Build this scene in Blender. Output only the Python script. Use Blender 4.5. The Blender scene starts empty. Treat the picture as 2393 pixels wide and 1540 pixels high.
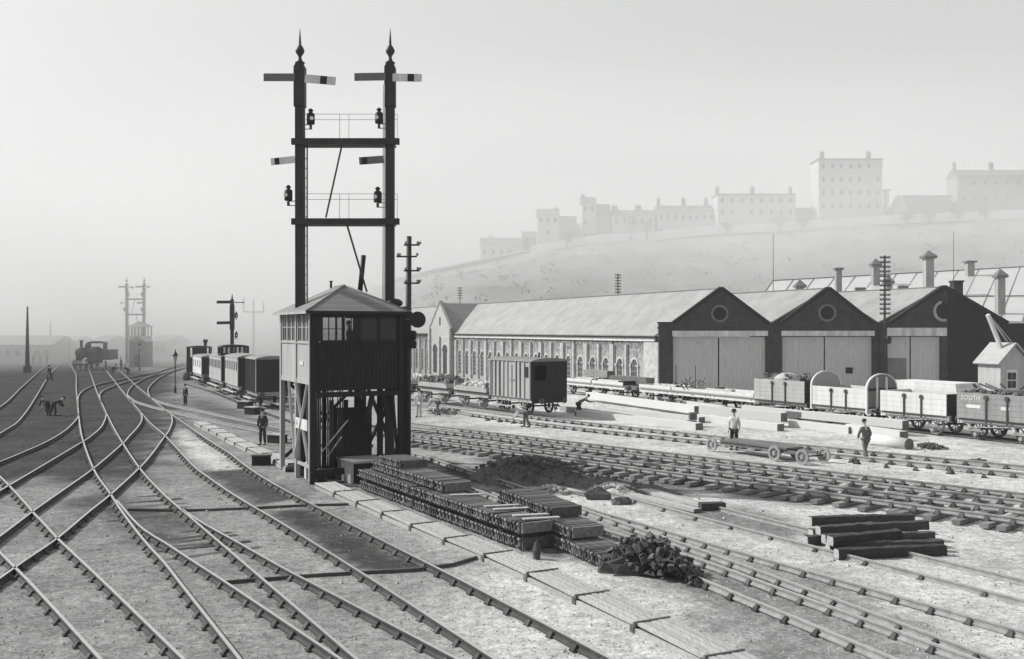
import bpy, bmesh, math, random
from mathutils import Vector, Matrix, noise
random.seed(7)
R = math.radians
S = bpy.context.scene
COL = S.collection

# ------------------------------------------------------------------ camera
F, H, CX, CY = 2300.0, 5.7, 1196.5, 770.0          # focal length and centre in the units of the survey sheet, eye height in metres
cam = bpy.data.cameras.new('camera'); camo = bpy.data.objects.new('camera', cam); COL.objects.link(camo)
camo.location = (0, 0, H); camo.rotation_euler = (R(90), 0, 0)
cam.sensor_width = 36; cam.lens = F / 2393.0 * 36; cam.clip_start = .5; cam.clip_end = 3000
S.camera = camo
# ------------------------------------------------------------------ sky, sun, exposure
SUN_EL, SUN_AZ = 38, -72                          # azimuth measured from +Y (the view) to the right
w = bpy.data.worlds.new('World'); S.world = w; w.use_nodes = True
nt = w.node_tree; nt.nodes.clear()
sky = nt.nodes.new('ShaderNodeTexSky'); sky.sky_type = 'NISHITA'; sky.sun_disc = False
sky.sun_elevation = R(SUN_EL); sky.sun_rotation = R(SUN_AZ); sky.dust_density = 4.0; sky.air_density = 1.5
bw = nt.nodes.new('ShaderNodeRGBToBW'); bg = nt.nodes.new('ShaderNodeBackground'); out = nt.nodes.new('ShaderNodeOutputWorld')
nt.links.new(sky.outputs[0], bw.inputs[0]); pw = nt.nodes.new('ShaderNodeMath'); pw.operation = 'POWER'; pw.inputs[1].default_value = .35; ml = nt.nodes.new('ShaderNodeMath'); ml.operation = 'MULTIPLY'; ml.inputs[1].default_value = 2.0
nt.links.new(bw.outputs[0], pw.inputs[0]); nt.links.new(pw.outputs[0], ml.inputs[0]); nt.links.new(ml.outputs[0], bg.inputs[0])
nt.links.new(bg.outputs[0], out.inputs[0])   # a thick white sky: the same sky, evened out
bg.inputs[1].default_value = 0.15
sun = bpy.data.lights.new('sun', 'SUN'); sun.energy = 3.4; sun.angle = R(.6); sun.color = (1, .997, .99)
suno = bpy.data.objects.new('sun', sun); COL.objects.link(suno)
sd = Vector((math.sin(R(SUN_AZ)) * math.cos(R(SUN_EL)), math.cos(R(SUN_AZ)) * math.cos(R(SUN_EL)), math.sin(R(SUN_EL))))
suno.rotation_euler = (-sd).to_track_quat('-Z', 'Y').to_euler()
S.view_settings.view_transform = 'Standard'; S.view_settings.look = 'None'
S.view_settings.exposure = 0.60; S.view_settings.gamma = 1; S.view_settings.use_curve_mapping = False
S.cycles.volume_bounces = 3; S.cycles.volume_step_rate = 3; S.cycles.volume_max_steps = 96; S.cycles.max_bounces = 6; S.cycles.transparent_max_bounces = 12
S.cycles.use_denoising = True
HAZE = 0.00035

# ------------------------------------------------------------------ helpers
def G(x, y, z=0.0):                                # sheet point -> point on the level z
    Z = F * (H - z) / (y - CY); return Vector(((x - CX) / F * Z, Z, z))
def At(x, y, Z):                                   # sheet point at distance Z
    return Vector(((x - CX) / F * Z, Z, H - (y - CY) / F * Z))
def px(p):
    return (CX + F * p[0] / p[1], CY - F * (p[2] - H) / p[1])
def sstep(a, b, x):
    t = min(1, max(0, (x - a) / (b - a))); return t * t * (3 - 2 * t)

def gz(X, Y):                                      # height of the yard floor
    z = 0.03 * noise.noise((X * .35, Y * .35, 1.3)) + 0.012 * noise.noise((X * 1.7, Y * 1.7, 4.))
    if Y < 8: return z
    d = X - (49.2 - .52 * Y)
    if Y > 70: z -= 1.7 * sstep(4.5, 10, d)
    x, y = CX + F * X / Y, CY + F * H / Y
    if x > 955:                                    # the shingle of the right hand yard lies level with the sleeper tops
        yb = 1108 + (x - 1611) * .1326
        yb += 16 * (1 - sstep(1190, 1260, x)) - 14 * sstep(1190, 1260, x) - 6
        z += .12 * sstep(9, -9, y - yb) * sstep(955, 1030, x)
    return z

MATS = {}
def mat(name, base, rough=.85, var=.35, scale=3.0, kind='plain', bump=.0, metal=0, spec=.3, rnd=0.0):
    if name in MATS: return MATS[name]
    m = bpy.data.materials.new(name); m.use_nodes = True; n = m.node_tree; n.nodes.clear()
    N = lambda t: n.nodes.new(t); L = n.links.new
    o = N('ShaderNodeOutputMaterial'); b = N('ShaderNodeBsdfPrincipled'); L(b.outputs[0], o.inputs[0])
    b.inputs['Roughness'].default_value = rough; b.inputs['Metallic'].default_value = metal
    b.inputs['Specular IOR Level'].default_value = spec
    tc = N('ShaderNodeTexCoord'); mp = N('ShaderNodeMapping'); L(tc.outputs['Object'], mp.inputs[0])
    sc = {'wood': (9, 1.2, 9), 'board': (9, 9, .5), 'slate': (1, 1, 1), 'streak': (1.5, 1.5, .25)}.get(kind, (1, 1, 1))
    mp.inputs['Scale'].default_value = sc
    ns = N('ShaderNodeTexNoise'); ns.inputs['Scale'].default_value = scale; ns.inputs['Detail'].default_value = 6; ns.inputs['Roughness'].default_value = .65
    L(mp.outputs[0], ns.inputs['Vector'])
    rp = N('ShaderNodeMapRange'); L(ns.outputs[0], rp.inputs[0])
    rp.inputs[1].default_value = .28; rp.inputs[2].default_value = .72
    rp.inputs[3].default_value = base * (1 - var); rp.inputs[4].default_value = min(.95, base * (1 + var))
    val = rp.outputs[0]
    def mul(a, bval):
        q = N('ShaderNodeMath'); q.operation = 'MULTIPLY'; L(a, q.inputs[0])
        if isinstance(bval, float): q.inputs[1].default_value = bval
        else: L(bval, q.inputs[1])
        return q.outputs[0]
    if kind == 'brick':
        bt = N('ShaderNodeTexBrick'); bt.inputs['Scale'].default_value = 1.0
        bt.inputs['Color1'].default_value = (1.15, 1.15, 1.15, 1); bt.inputs['Color2'].default_value = (.7, .7, .7, 1); bt.inputs['Mortar'].default_value = (1.7, 1.7, 1.7, 1)
        bt.inputs['Brick Width'].default_value = .46; bt.inputs['Row Height'].default_value = .17; bt.inputs['Mortar Size'].default_value = .018
        m2 = N('ShaderNodeMapping'); m2.inputs['Rotation'].default_value = (R(90), 0, 0); L(tc.outputs['Object'], m2.inputs[0]); L(m2.outputs[0], bt.inputs['Vector'])
        val = mul(val, bt.outputs['Color'])
    if kind == 'course':                           # slates or boards in level courses
        wv = N('ShaderNodeTexWave'); wv.wave_type = 'BANDS'; wv.bands_direction = 'Z'; wv.inputs['Scale'].default_value = 1.5; wv.inputs['Distortion'].default_value = .6; wv.inputs['Detail'].default_value = 2
        L(tc.outputs['Object'], wv.inputs['Vector'])
        r2 = N('ShaderNodeMapRange'); L(wv.outputs['Fac'], r2.inputs[0]); r2.inputs[3].default_value = .88; r2.inputs[4].default_value = 1.05
        val = mul(val, r2.outputs[0])
    if kind == 'ivy':
        n2 = N('ShaderNodeTexNoise'); n2.inputs['Scale'].default_value = 3.2; n2.inputs['Detail'].default_value = 7
        L(tc.outputs['Object'], n2.inputs['Vector'])
        sp = N('ShaderNodeSeparateXYZ'); L(tc.outputs['Object'], sp.inputs[0])
        ad = N('ShaderNodeMath'); ad.operation = 'MULTIPLY_ADD'; L(sp.outputs[2], ad.inputs[0]); ad.inputs[1].default_value = .13; L(n2.outputs[0], ad.inputs[2])
        r2 = N('ShaderNodeMapRange'); L(ad.outputs[0], r2.inputs[0]); r2.inputs[1].default_value = 1.12; r2.inputs[2].default_value = 1.42; r2.inputs[3].default_value = 1; r2.inputs[4].default_value = .32
        val = mul(val, r2.outputs[0])
    if rnd > 0:
        oi = N('ShaderNodeObjectInfo'); r3 = N('ShaderNodeMapRange'); L(oi.outputs['Random'], r3.inputs[0]); r3.inputs[3].default_value = 1 - rnd; r3.inputs[4].default_value = 1 + rnd
        val = mul(val, r3.outputs[0])
    if kind == 'ground':
        at = N('ShaderNodeAttribute'); at.attribute_name = 'tone'
        geo = N('ShaderNodeNewGeometry')
        def nz(s, d, lo, hi, a, c):
            q = N('ShaderNodeTexNoise'); q.inputs['Scale'].default_value = s; q.inputs['Detail'].default_value = d; q.inputs['Roughness'].default_value = .7; L(geo.outputs['Position'], q.inputs['Vector'])
            r = N('ShaderNodeMapRange'); L(q.outputs[0], r.inputs[0]); r.inputs[1].default_value = lo; r.inputs[2].default_value = hi; r.inputs[3].default_value = a; r.inputs[4].default_value = c
            return r.outputs[0]
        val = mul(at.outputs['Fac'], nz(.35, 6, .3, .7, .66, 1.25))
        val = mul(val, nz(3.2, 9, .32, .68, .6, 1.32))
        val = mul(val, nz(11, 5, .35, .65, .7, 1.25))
        vo = N('ShaderNodeTexVoronoi'); vo.inputs['Scale'].default_value = 13; L(geo.outputs['Position'], vo.inputs['Vector'])
        r = N('ShaderNodeMapRange'); L(vo.outputs['Distance'], r.inputs[0]); r.inputs[1].default_value = 0; r.inputs[2].default_value = .6; r.inputs[3].default_value = 1.08; r.inputs[4].default_value = .84
        val = mul(val, r.outputs[0])
    cb = N('ShaderNodeCombineColor')
    for i in range(3): L(val, cb.inputs[i])
    L(cb.outputs[0], b.inputs['Base Color'])
    if bump:
        bp = N('ShaderNodeBump'); bp.inputs['Strength'].default_value = bump; bp.inputs['Distance'].default_value = .05
        L(val if kind in ('ground', 'brick', 'course') else ns.outputs[0], bp.inputs['Height']); L(bp.outputs[0], b.inputs['Normal'])
    MATS[name] = m; return m
def glass(name, tint=.75):
    m = bpy.data.materials.new(name); m.use_nodes = True; n = m.node_tree; n.nodes.clear(); L = n.links.new
    o = n.nodes.new('ShaderNodeOutputMaterial'); t = n.nodes.new('ShaderNodeBsdfTransparent'); g = n.nodes.new('ShaderNodeBsdfGlossy'); x = n.nodes.new('ShaderNodeMixShader'); fr = n.nodes.new('ShaderNodeFresnel')
    t.inputs[0].default_value = (tint,) * 3 + (1,); g.inputs['Roughness'].default_value = .05; fr.inputs[0].default_value = 1.45
    L(fr.outputs[0], x.inputs[0]); L(t.outputs[0], x.inputs[1]); L(g.outputs[0], x.inputs[2]); L(x.outputs[0], o.inputs[0]); return m

M = dict(
    ground=mat('yard_shingle', .3, kind='ground', bump=.5, spec=.0),
    steel=mat('worn_rail_head', .32, .38, .15, 6, spec=.6), web=mat('rusted_rail_side', .06, .85, .4, 5), greyweb=mat('new_and_lit_rail_side', .26, .7, .3, 5),  # greyweb: rail sides paled, the sunlight on them put into the colour
    iron=mat('dark_iron', .045, .6, .4, 8, rnd=.5),
    chair=mat('rusty_chair_iron', .06, .8, .4, 12, rnd=.5),
    sleeper=mat('old_sleeper_wood', .20, .9, .4, 3, 'wood', .3, rnd=.3),
    tarsleeper=mat('tarred_sleeper_wood', .05, .9, .5, 3, 'wood', .4, rnd=.4),
    black=mat("black_paint", .012, .55, .4, 3, 'streak'),
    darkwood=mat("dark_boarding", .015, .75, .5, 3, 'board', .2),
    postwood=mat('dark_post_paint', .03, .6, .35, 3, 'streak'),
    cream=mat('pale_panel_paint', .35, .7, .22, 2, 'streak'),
    white=mat('white_paint', .56, .7, .2, 2, 'streak'),
    greypaint=mat('mid_grey_paint', .26, .7, .25, 2, 'streak', rnd=.1),
    lead=mat('grey_roof_felt', .17, .6, .15, 2, 'course'),
    slate=mat('pale_slate', .27, .6, .2, .5, 'course', .1),
    slate2=mat('grey_slate', .2, .55, .15, 1.2, 'course', .1),
    glassroof=mat('glazed_roof_panels', .44, .35, .1, .6, 'plain'),
    brick=mat('smoke_dark_brick', .03, .9, .45, 1.2, 'brick', .2),
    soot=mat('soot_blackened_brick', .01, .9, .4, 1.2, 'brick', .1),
    shedwall=mat('ivy_mottled_brick', .3, .9, .25, 2.5, 'ivy'),
    stone=mat('pale_stone', .4, .85, .3, 2),
    door=mat('weathered_grey_doors', .42, .8, .26, 2.0, 'board'),
    lintel=mat('pale_lintel_beam', .46, .8, .38, 1.4, 'streak'),
    plank=mat('weathered_planks', .34, .85, .3, 2.5, 'wood', .2, rnd=.12),
    timber=mat('fresh_sawn_timber', .5, .85, .12, 2.5, 'wood', rnd=.08),
    timberend=mat('dark_timber_end', .12, .9, .4, 5),
    coal=mat('ash_and_coal', .12, .95, .5, 3),
    earth=mat('dark_dug_earth', .09, .95, .55, 7.0, bump=1.0),
    rubble=mat('broken_chalk_rubble', .42, .95, .35, 5, rnd=.2),
    stonechip=mat('loose_shingle', .34, .95, .5, 4),
    hill=mat('pale_winter_turf', .19, .95, .5, .09),
    hillroad=mat('chalky_bank', .75, .95, .15, .2),
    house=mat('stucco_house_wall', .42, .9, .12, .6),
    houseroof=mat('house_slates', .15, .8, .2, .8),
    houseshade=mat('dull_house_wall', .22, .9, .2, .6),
    winglass=mat('dark_window_glass', .03, .25, .3, 2),
    skin=mat('skin', .42, .6, .1, 5),
    cloth=mat('dark_working_clothes', .03, .9, .4, 8, rnd=.4),
    greycloth=mat('grey_jacket', .12, .9, .3, 8, rnd=.2),
    palecloth=mat('pale_shirt', .45, .9, .2, 8),
    felt=mat('dark_felt_hat', .02, .9, .3, 8),
    scrap=mat('scrap_iron', .055, .7, .6, 6, rnd=.6),
    casting=mat('grey_iron_casting', .10, .65, .5, 9, rnd=.7),
    bark=mat('bark', .06, .9, .3, 5), leaf=mat('bare_twigs', .07, .9, .3, 5),
    clear=glass('window_glass', .8), lens=mat('lamp_lens', .6, .2, .1, 4),
    disc=mat('signal_disc_face', .03, .5, .3, 4), red=mat('signal_arm_paint', .13, .5, .15, 4),
)

class MB:
    def __init__(s): s.v, s.f, s.sm = [], [], []
    def add(s, vs, fs, smooth=False):
        o = len(s.v); s.v += [tuple(v) for v in vs]; s.f += [tuple(i + o for i in f) for f in fs]; s.sm += [smooth] * len(fs); return s
    def box(s, x0, x1, y0, y1, z0, z1, m=None):
        vs = [Vector((x, y, z)) for x in (x0, x1) for y in (y0, y1) for z in (z0, z1)]
        if m is not None: vs = [m @ v for v in vs]
        return s.add(vs, [(0, 1, 3, 2), (4, 6, 7, 5), (0, 4, 5, 1), (2, 3, 7, 6), (0, 2, 6, 4), (1, 5, 7, 3)])
    def bar(s, a, b, wd, ht=None, up=(0, 0, 1)):   # rectangular bar from a to b
        a, b = Vector(a), Vector(b); ht = ht or wd; d = (b - a).normalized(); u = Vector(up)
        if abs(d.dot(u)) > .99: u = Vector((0, 1, 0))
        r = d.cross(u).normalized(); u = r.cross(d)
        vs = [p + r * (i * wd / 2) + u * (j * ht / 2) for p in (a, b) for i in (-1, 1) for j in (-1, 1)]
        return s.add(vs, [(0, 1, 3, 2), (4, 6, 7, 5), (0, 4, 5, 1), (2, 3, 7, 6), (0, 2, 6, 4), (1, 5, 7, 3)])
    def cyl(s, a, b, r0, r1=None, n=10, smooth=True):
        a, b = Vector(a), Vector(b); r1 = r0 if r1 is None else r1; d = (b - a).normalized(); q = d.to_track_quat('Z', 'Y')
        ring = [q @ Vector((math.cos(t), math.sin(t), 0)) for t in (2 * math.pi * i / n for i in range(n))]
        vs = [a + v * r0 for v in ring] + [b + v * r1 for v in ring]
        s.add(vs, [(i, (i + 1) % n, n + (i + 1) % n, n + i) for i in range(n)], smooth)
        k = len(s.v); s.f += [tuple(range(k - 2 * n, k - n))[::-1], tuple(range(k - n, k))]; s.sm += [False, False]; return s
    def lathe(s, prof, c=(0, 0, 0), n=12, axis='Z', smooth=True, cap=True):
        c = Vector(c); vs = []
        for r, z in prof:
            for i in range(n):
                t = 2 * math.pi * i / n; p = Vector((r * math.cos(t), r * math.sin(t), z))
                if axis == 'X': p = Vector((p.z, p.x, p.y))
                if axis == 'Y': p = Vector((p.x, p.z, p.y))
                vs.append(c + p)
        fs = [(k * n + i, k * n + (i + 1) % n, (k + 1) * n + (i + 1) % n, (k + 1) * n + i) for k in range(len(prof) - 1) for i in range(n)]
        if cap: fs += [tuple(range(n))[::-1], tuple(range((len(prof) - 1) * n, len(prof) * n))]
        return s.add(vs, fs, smooth)
    def prism(s, poly, vec):                       # planar polygon pushed along vec
        n = len(poly); vec = Vector(vec); vs = [Vector(p) for p in poly] + [Vector(p) + vec for p in poly]
        return s.add(vs, [tuple(range(n))[::-1], tuple(range(n, 2 * n))] + [(i, (i + 1) % n, n + (i + 1) % n, n + i) for i in range(n)])
    def sweep(s, path, prof):                      # prof: (side, up) closed outline
        n = len(prof); vs = []
        for i, p in enumerate(path):
            a = path[max(0, i - 1)]; b = path[min(len(path) - 1, i + 1)]; d = (Vector(b) - Vector(a)); d.z = 0; d.normalize(); r = Vector((d.y, -d.x, 0))
            vs += [Vector(p) + r * u + Vector((0, 0, v)) for u, v in prof]
        fs = [(k * n + i, k * n + (i + 1) % n, (k + 1) * n + (i + 1) % n, (k + 1) * n + i) for k in range(len(path) - 1) for i in range(n)]
        fs += [tuple(range(n))[::-1], tuple(range((len(path) - 1) * n, len(path) * n))]
        return s.add(vs, fs)
    def blob(s, c, rx, ry, rz, n=8, m=6, jit=0, smooth=True):
        c = Vector(c); vs = []
        for j in range(m + 1):
            ph = math.pi * j / m
            for i in range(n):
                t = 2 * math.pi * i / n; k = 1 + random.uniform(-jit, jit)
                vs.append(c + Vector((rx * k * math.sin(ph) * math.cos(t), ry * k * math.sin(ph) * math.sin(t), rz * k * math.cos(ph))))
        return s.add(vs, [(j * n + i, j * n + (i + 1) % n, (j + 1) * n + (i + 1) % n, (j + 1) * n + i) for j in range(m) for i in range(n)], smooth)
    def build(s, name, m, parent=None, world=False, bevel=0):
        me = bpy.data.meshes.new(name); vs = s.v
        if world and parent is not None:
            inv = xf(parent).inverted(); vs = [inv @ Vector(v) for v in vs]
        me.from_pydata(vs, [], s.f); me.polygons.foreach_set('use_smooth', s.sm)
        b = bmesh.new(); b.from_mesh(me); bmesh.ops.recalc_face_normals(b, faces=b.faces)
        if bevel: bmesh.ops.bevel(b, geom=b.edges[:], offset=bevel, segments=1, affect='EDGES')
        b.to_mesh(me); b.free()
        me.materials.append(m); o = bpy.data.objects.new(name, me); COL.objects.link(o); o.parent = parent; return o
def xf(o):
    m = Matrix.LocRotScale(o.location, o.rotation_euler, o.scale)
    return xf(o.parent) @ m if o.parent else m
def tag(o, label, cat, group=None, kind=None):
    if label: o['label'] = label
    if cat: o['category'] = cat
    if group: o['group'] = group
    if kind: o['kind'] = kind
    return o
def thing(name, label, cat, loc=(0, 0, 0), rotz=0, group=None):
    o = bpy.data.objects.new(name, None); COL.objects.link(o); o.location = loc; o.rotation_euler = (0, 0, rotz); o.empty_display_size = .2
    return tag(o, label, cat, group)
def child(o, parent, loc=(0, 0, 0), rot=(0, 0, 0), sc=(1, 1, 1)):      # a linked copy of a part under its own thing
    c = o.copy(); COL.objects.link(c); c.parent = parent; c.location = loc; c.rotation_euler = rot; c.scale = sc; return c
def proto(mb, name, m):                           # a mesh kept for copying, not linked on its own
    o = mb.build(name, m); COL.objects.unlink(o); return o
def catmull(pts, step=.8):
    P = [pts[0] * 2 - pts[1]] + list(pts) + [pts[-1] * 2 - pts[-2]]; res = []
    for i in range(1, len(P) - 2):
        p0, p1, p2, p3 = P[i - 1:i + 3]; n = max(1, int((p2 - p1).length / step))
        for k in range(n):
            t = k / n
            res.append(.5 * ((2 * p1) + (p2 - p0) * t + (2 * p0 - 5 * p1 + 4 * p2 - p3) * t * t + (3 * p1 - p0 - 3 * p2 + p3) * t ** 3))
    res.append(P[-2]); return res
def along(path, gap, start=0.0):                  # points with headings every gap metres
    res, acc, nxt = [], 0.0, start
    for a, b in zip(path, path[1:]):
        l = (b - a).length
        while nxt <= acc + l and l > 0:
            d = (b - a) / l; res.append((a + d * (nxt - acc), math.atan2(d.y, d.x))); nxt += gap
        acc += l
    return res
# ------------------------------------------------------------------ ground
def inpoly(x, y, P):
    c = False
    for (x0, y0), (x1, y1) in zip(P, P[1:] + P[:1]):
        if (y0 > y) != (y1 > y) and x < (x1 - x0) * (y - y0) / (y1 - y0) + x0: c = not c
    return c
def gpoly(P): return [tuple(G(x, y)[:2]) for x, y in P]
PATCH = [  # (outline on the ground, tone of the surface there, softness in metres)
    (gpoly([(-300, 1190), (60, 1120), (150, 1130), (260, 1135), (330, 1120), (390, 1030), (420, 975), (400, 930), (420, 880), (300, 862), (150, 826), (-300, 830)]), .07, 1.6),
    (gpoly([(404, 1012), (432, 1004), (520, 1062), (566, 1096), (490, 1098), (450, 1070)]), .5, .35),
    (gpoly([(470, 1102), (582, 1096), (706, 1165), (596, 1182)]), .08, .3),
    (gpoly([(618, 1196), (722, 1184), (1018, 1330), (846, 1340)]), .07, .3),
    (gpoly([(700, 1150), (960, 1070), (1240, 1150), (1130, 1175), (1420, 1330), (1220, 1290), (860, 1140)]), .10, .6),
    (gpoly([(985, 1062), (1120, 1098), (1250, 1155), (1180, 1150), (1060, 1110), (990, 1085)]), .05, .4),  # oil between the rails, with the cabin's cast shade painted in
    (gpoly([(452, 925), (560, 960), (660, 1000), (700, 1040), (520, 990), (430, 950)]), .14, 1.),
    (gpoly([(1090, 1075), (1300, 1060), (1480, 1100), (1760, 1140), (1900, 1185), (1650, 1150), (1400, 1150), (1200, 1130)]), .17, .8),
    (gpoly([(960, 1095), (1640, 1270), (2000, 1362), (2300, 1560), (1750, 1560), (1500, 1320), (1200, 1190)]), .25, .8),
    (gpoly([(1600, 1180), (1750, 1190), (1900, 1240), (1850, 1262), (1700, 1235), (1600, 1215)]), .2, .6),
    (gpoly([(150, 1170), (270, 1150), (330, 1190), (420, 1250), (380, 1275), (250, 1210)]), .1, .7),
    (gpoly([(300, 1185), (430, 1195), (470, 1240), (330, 1245)]), .12, .5),
]
def seg(px_, py_, a, b):
    dx, dy = b[0] - a[0], b[1] - a[1]; l = dx * dx + dy * dy or 1e-9
    t = max(0, min(1, ((px_ - a[0]) * dx + (py_ - a[1]) * dy) / l)); return math.hypot(px_ - a[0] - t * dx, py_ - a[1] - t * dy)
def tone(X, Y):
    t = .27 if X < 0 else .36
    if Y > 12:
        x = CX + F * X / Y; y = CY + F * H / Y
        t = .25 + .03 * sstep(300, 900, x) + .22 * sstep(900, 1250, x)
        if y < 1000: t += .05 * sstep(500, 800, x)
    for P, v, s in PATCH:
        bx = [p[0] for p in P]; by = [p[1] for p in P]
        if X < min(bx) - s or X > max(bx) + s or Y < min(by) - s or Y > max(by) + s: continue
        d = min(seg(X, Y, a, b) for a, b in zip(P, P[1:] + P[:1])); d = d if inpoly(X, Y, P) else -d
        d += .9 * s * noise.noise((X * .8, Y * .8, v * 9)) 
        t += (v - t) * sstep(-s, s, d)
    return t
def axis(a, b, d, grow, lim):
    r = [a]; 
    while r[-1] < b: r.append(r[-1] + d)
    s = d
    while r[-1] < lim[1]: s *= grow; r.append(r[-1] + s)
    s = d
    while r[0] > lim[0]: s *= grow; r.insert(0, r[0] - s)
    return r
xs = axis(-30, 32, .4, 1.14, (-700, 700)); ys = axis(14, 74, .4, 1.09, (-60, 900))
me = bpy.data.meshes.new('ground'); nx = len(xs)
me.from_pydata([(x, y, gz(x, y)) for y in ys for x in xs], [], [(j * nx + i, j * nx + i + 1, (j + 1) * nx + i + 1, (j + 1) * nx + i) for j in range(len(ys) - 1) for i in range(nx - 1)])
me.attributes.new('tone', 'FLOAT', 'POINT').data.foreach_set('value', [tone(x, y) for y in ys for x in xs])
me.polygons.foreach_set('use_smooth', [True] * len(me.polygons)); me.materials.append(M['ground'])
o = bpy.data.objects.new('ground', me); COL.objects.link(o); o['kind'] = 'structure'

# hill with the road along its brow
CREST = [(-2600, 700), (-700, 722), (-100, 735), (250, 742), (520, 735), (700, 705), (860, 672), (972, 643), (1114, 613), (1262, 584), (1386, 563), (1528, 556), (1670, 541), (1823, 535), (2059, 518), (2343, 506), (2700, 500), (4200, 480)]
def crest(x):
    for (a, b), (c, d) in zip(CREST, CREST[1:]):
        if a <= x <= c: return b + (d - b) * (x - a) / (c - a)
    return CREST[-1][1]
HZ = 330.0
hm = MB(); rows = [(.60, -2.5), (.66, 0.06), (.74, .28), (.82, .52), (.90, .76), (.97, .93), (1.0, .965), (1.006, 1.0), (1.05, 1.01), (1.3, 1.05), (1.7, 1.0)]
cols = list(range(-2600, 4201, 50)); vs = []
for k, h in rows:
    for x in cols:
        top = H - (crest(x) - CY) / F * HZ; X = (x - CX) / F * HZ
        z = -2.5 if h < -1 else top * h
        z += (0 if h < 0 else 1) * 2.2 * noise.noise((X * .03, k * 9, 2.)) * (1 if .6 < k < .97 else .1)
        vs.append((X * (.8 + .2 * k) , HZ * k + 6 * noise.noise((X * .02, k, 7.)), z))
nc = len(cols)
hm.add(vs, [(j * nc + i, j * nc + i + 1, (j + 1) * nc + i + 1, (j + 1) * nc + i) for j in range(len(rows) - 1) for i in range(nc - 1)], True)
o = hm.build('hill', M['hill']); o['kind'] = 'structure'
rd = MB(); path = [At(x, crest(x), HZ * 1.012) + Vector((0, 0, .25)) for x in range(900, 3300, 60)]
rd.sweep(path, [(-3, 0), (3, 0), (3, .4), (-3, .4)]); o = rd.build('road', M['hillroad']); o['kind'] = 'structure'
wl = MB(); path = [At(x, crest(x), HZ * 1.0) + Vector((0, -2, -.4)) for x in range(1240, 3300, 60)]
wl.sweep(path, [(-.3, -.6), (.3, -.6), (.3, 2.3), (-.3, 2.3)]); tag(wl.build('boundary_wall', M['hillroad']), 'long pale wall following the road along the top of the hill', 'wall')

sc = MB(); rs = random.Random(5)
for i in range(420):
    k = rs.uniform(.67, .96); x = rs.uniform(900, 3000); h = [a for a in rows if a[0] <= k][-1][1]; top = H - (crest(x) - CY) / F * HZ
    X = (x - CX) / F * HZ * (.8 + .2 * k); (k0, h0), (k1, h1) = [(a, b_) for a, b_ in zip(rows, rows[1:]) if a[0] <= k <= b_[0]][0]
    z = top * (h0 + (h1 - h0) * (k - k0) / (k1 - k0)); s = rs.uniform(.5, 1.5)
    for _ in range(14):
        c = Vector((X + rs.gauss(0, s), HZ * k + rs.gauss(0, s), z + abs(rs.gauss(0, s * .6)))); d = Vector([rs.uniform(-1, 1) for _ in range(3)]) * s * .5; e = Vector([rs.uniform(-1, 1) for _ in range(3)]) * s * .5
        sc.add([c - d, c + d, c + e], [(0, 1, 2)])
o = sc.build('scrub', M['leaf']); o['kind'] = 'stuff'; o['label'] = 'low scrub dotted over the hillside'
# ------------------------------------------------------------------ tracks
RAILP = [(-.065, 0), (.065, 0), (.065, .03), (.014, .05), (.014, .10), (.033, .115), (.033, .155), (-.033, .155), (-.033, .115), (-.014, .10), (-.014, .05), (-.065, .03)]
cm = MB(); cm.box(-.10, .10, -.17, .17, 0, .045)
cm.add([(-.08, -.16, .045), (.08, -.16, .045), (.08, -.05, .045), (-.08, -.05, .045), (-.05, -.06, .15), (.05, -.06, .15), (.05, -.035, .15), (-.05, -.035, .15)], [(0, 1, 2, 3), (4, 5, 6, 7), (0, 1, 5, 4), (1, 2, 6, 5), (2, 3, 7, 6), (3, 0, 4, 7)])
cm.add([(-.08, .16, .045), (.08, .16, .045), (.08, .05, .045), (-.08, .05, .045), (-.05, .06, .15), (.05, .06, .15), (.05, .035, .15), (-.05, .035, .15)], [(0, 1, 2, 3), (4, 5, 6, 7), (0, 1, 5, 4), (1, 2, 6, 5), (2, 3, 7, 6), (3, 0, 4, 7)])
cm.box(-.06, .06, .035, .075, .06, .135)
CHAIR = proto(cm, 'rail_chair', M['chair'])
sm_ = MB().box(-.125, .125, -1.37, 1.37, -.13, 0); SLEEP = proto(sm_, 'sleeper', M['sleeper']); SLEEP.data.materials[0] = M['sleeper']
bl_ = MB().box(-.125, .125, -1.37, 1.37, -.13, 0); BLACKSLEEP = proto(bl_, 'sleeper', M['tarsleeper'])
def rail_path(pts, zt, step=.8):
    P = catmull([G(x, y, zt) for x, y in pts], step); return [Vector((p.x, p.y, zt)) for p in P]
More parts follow.
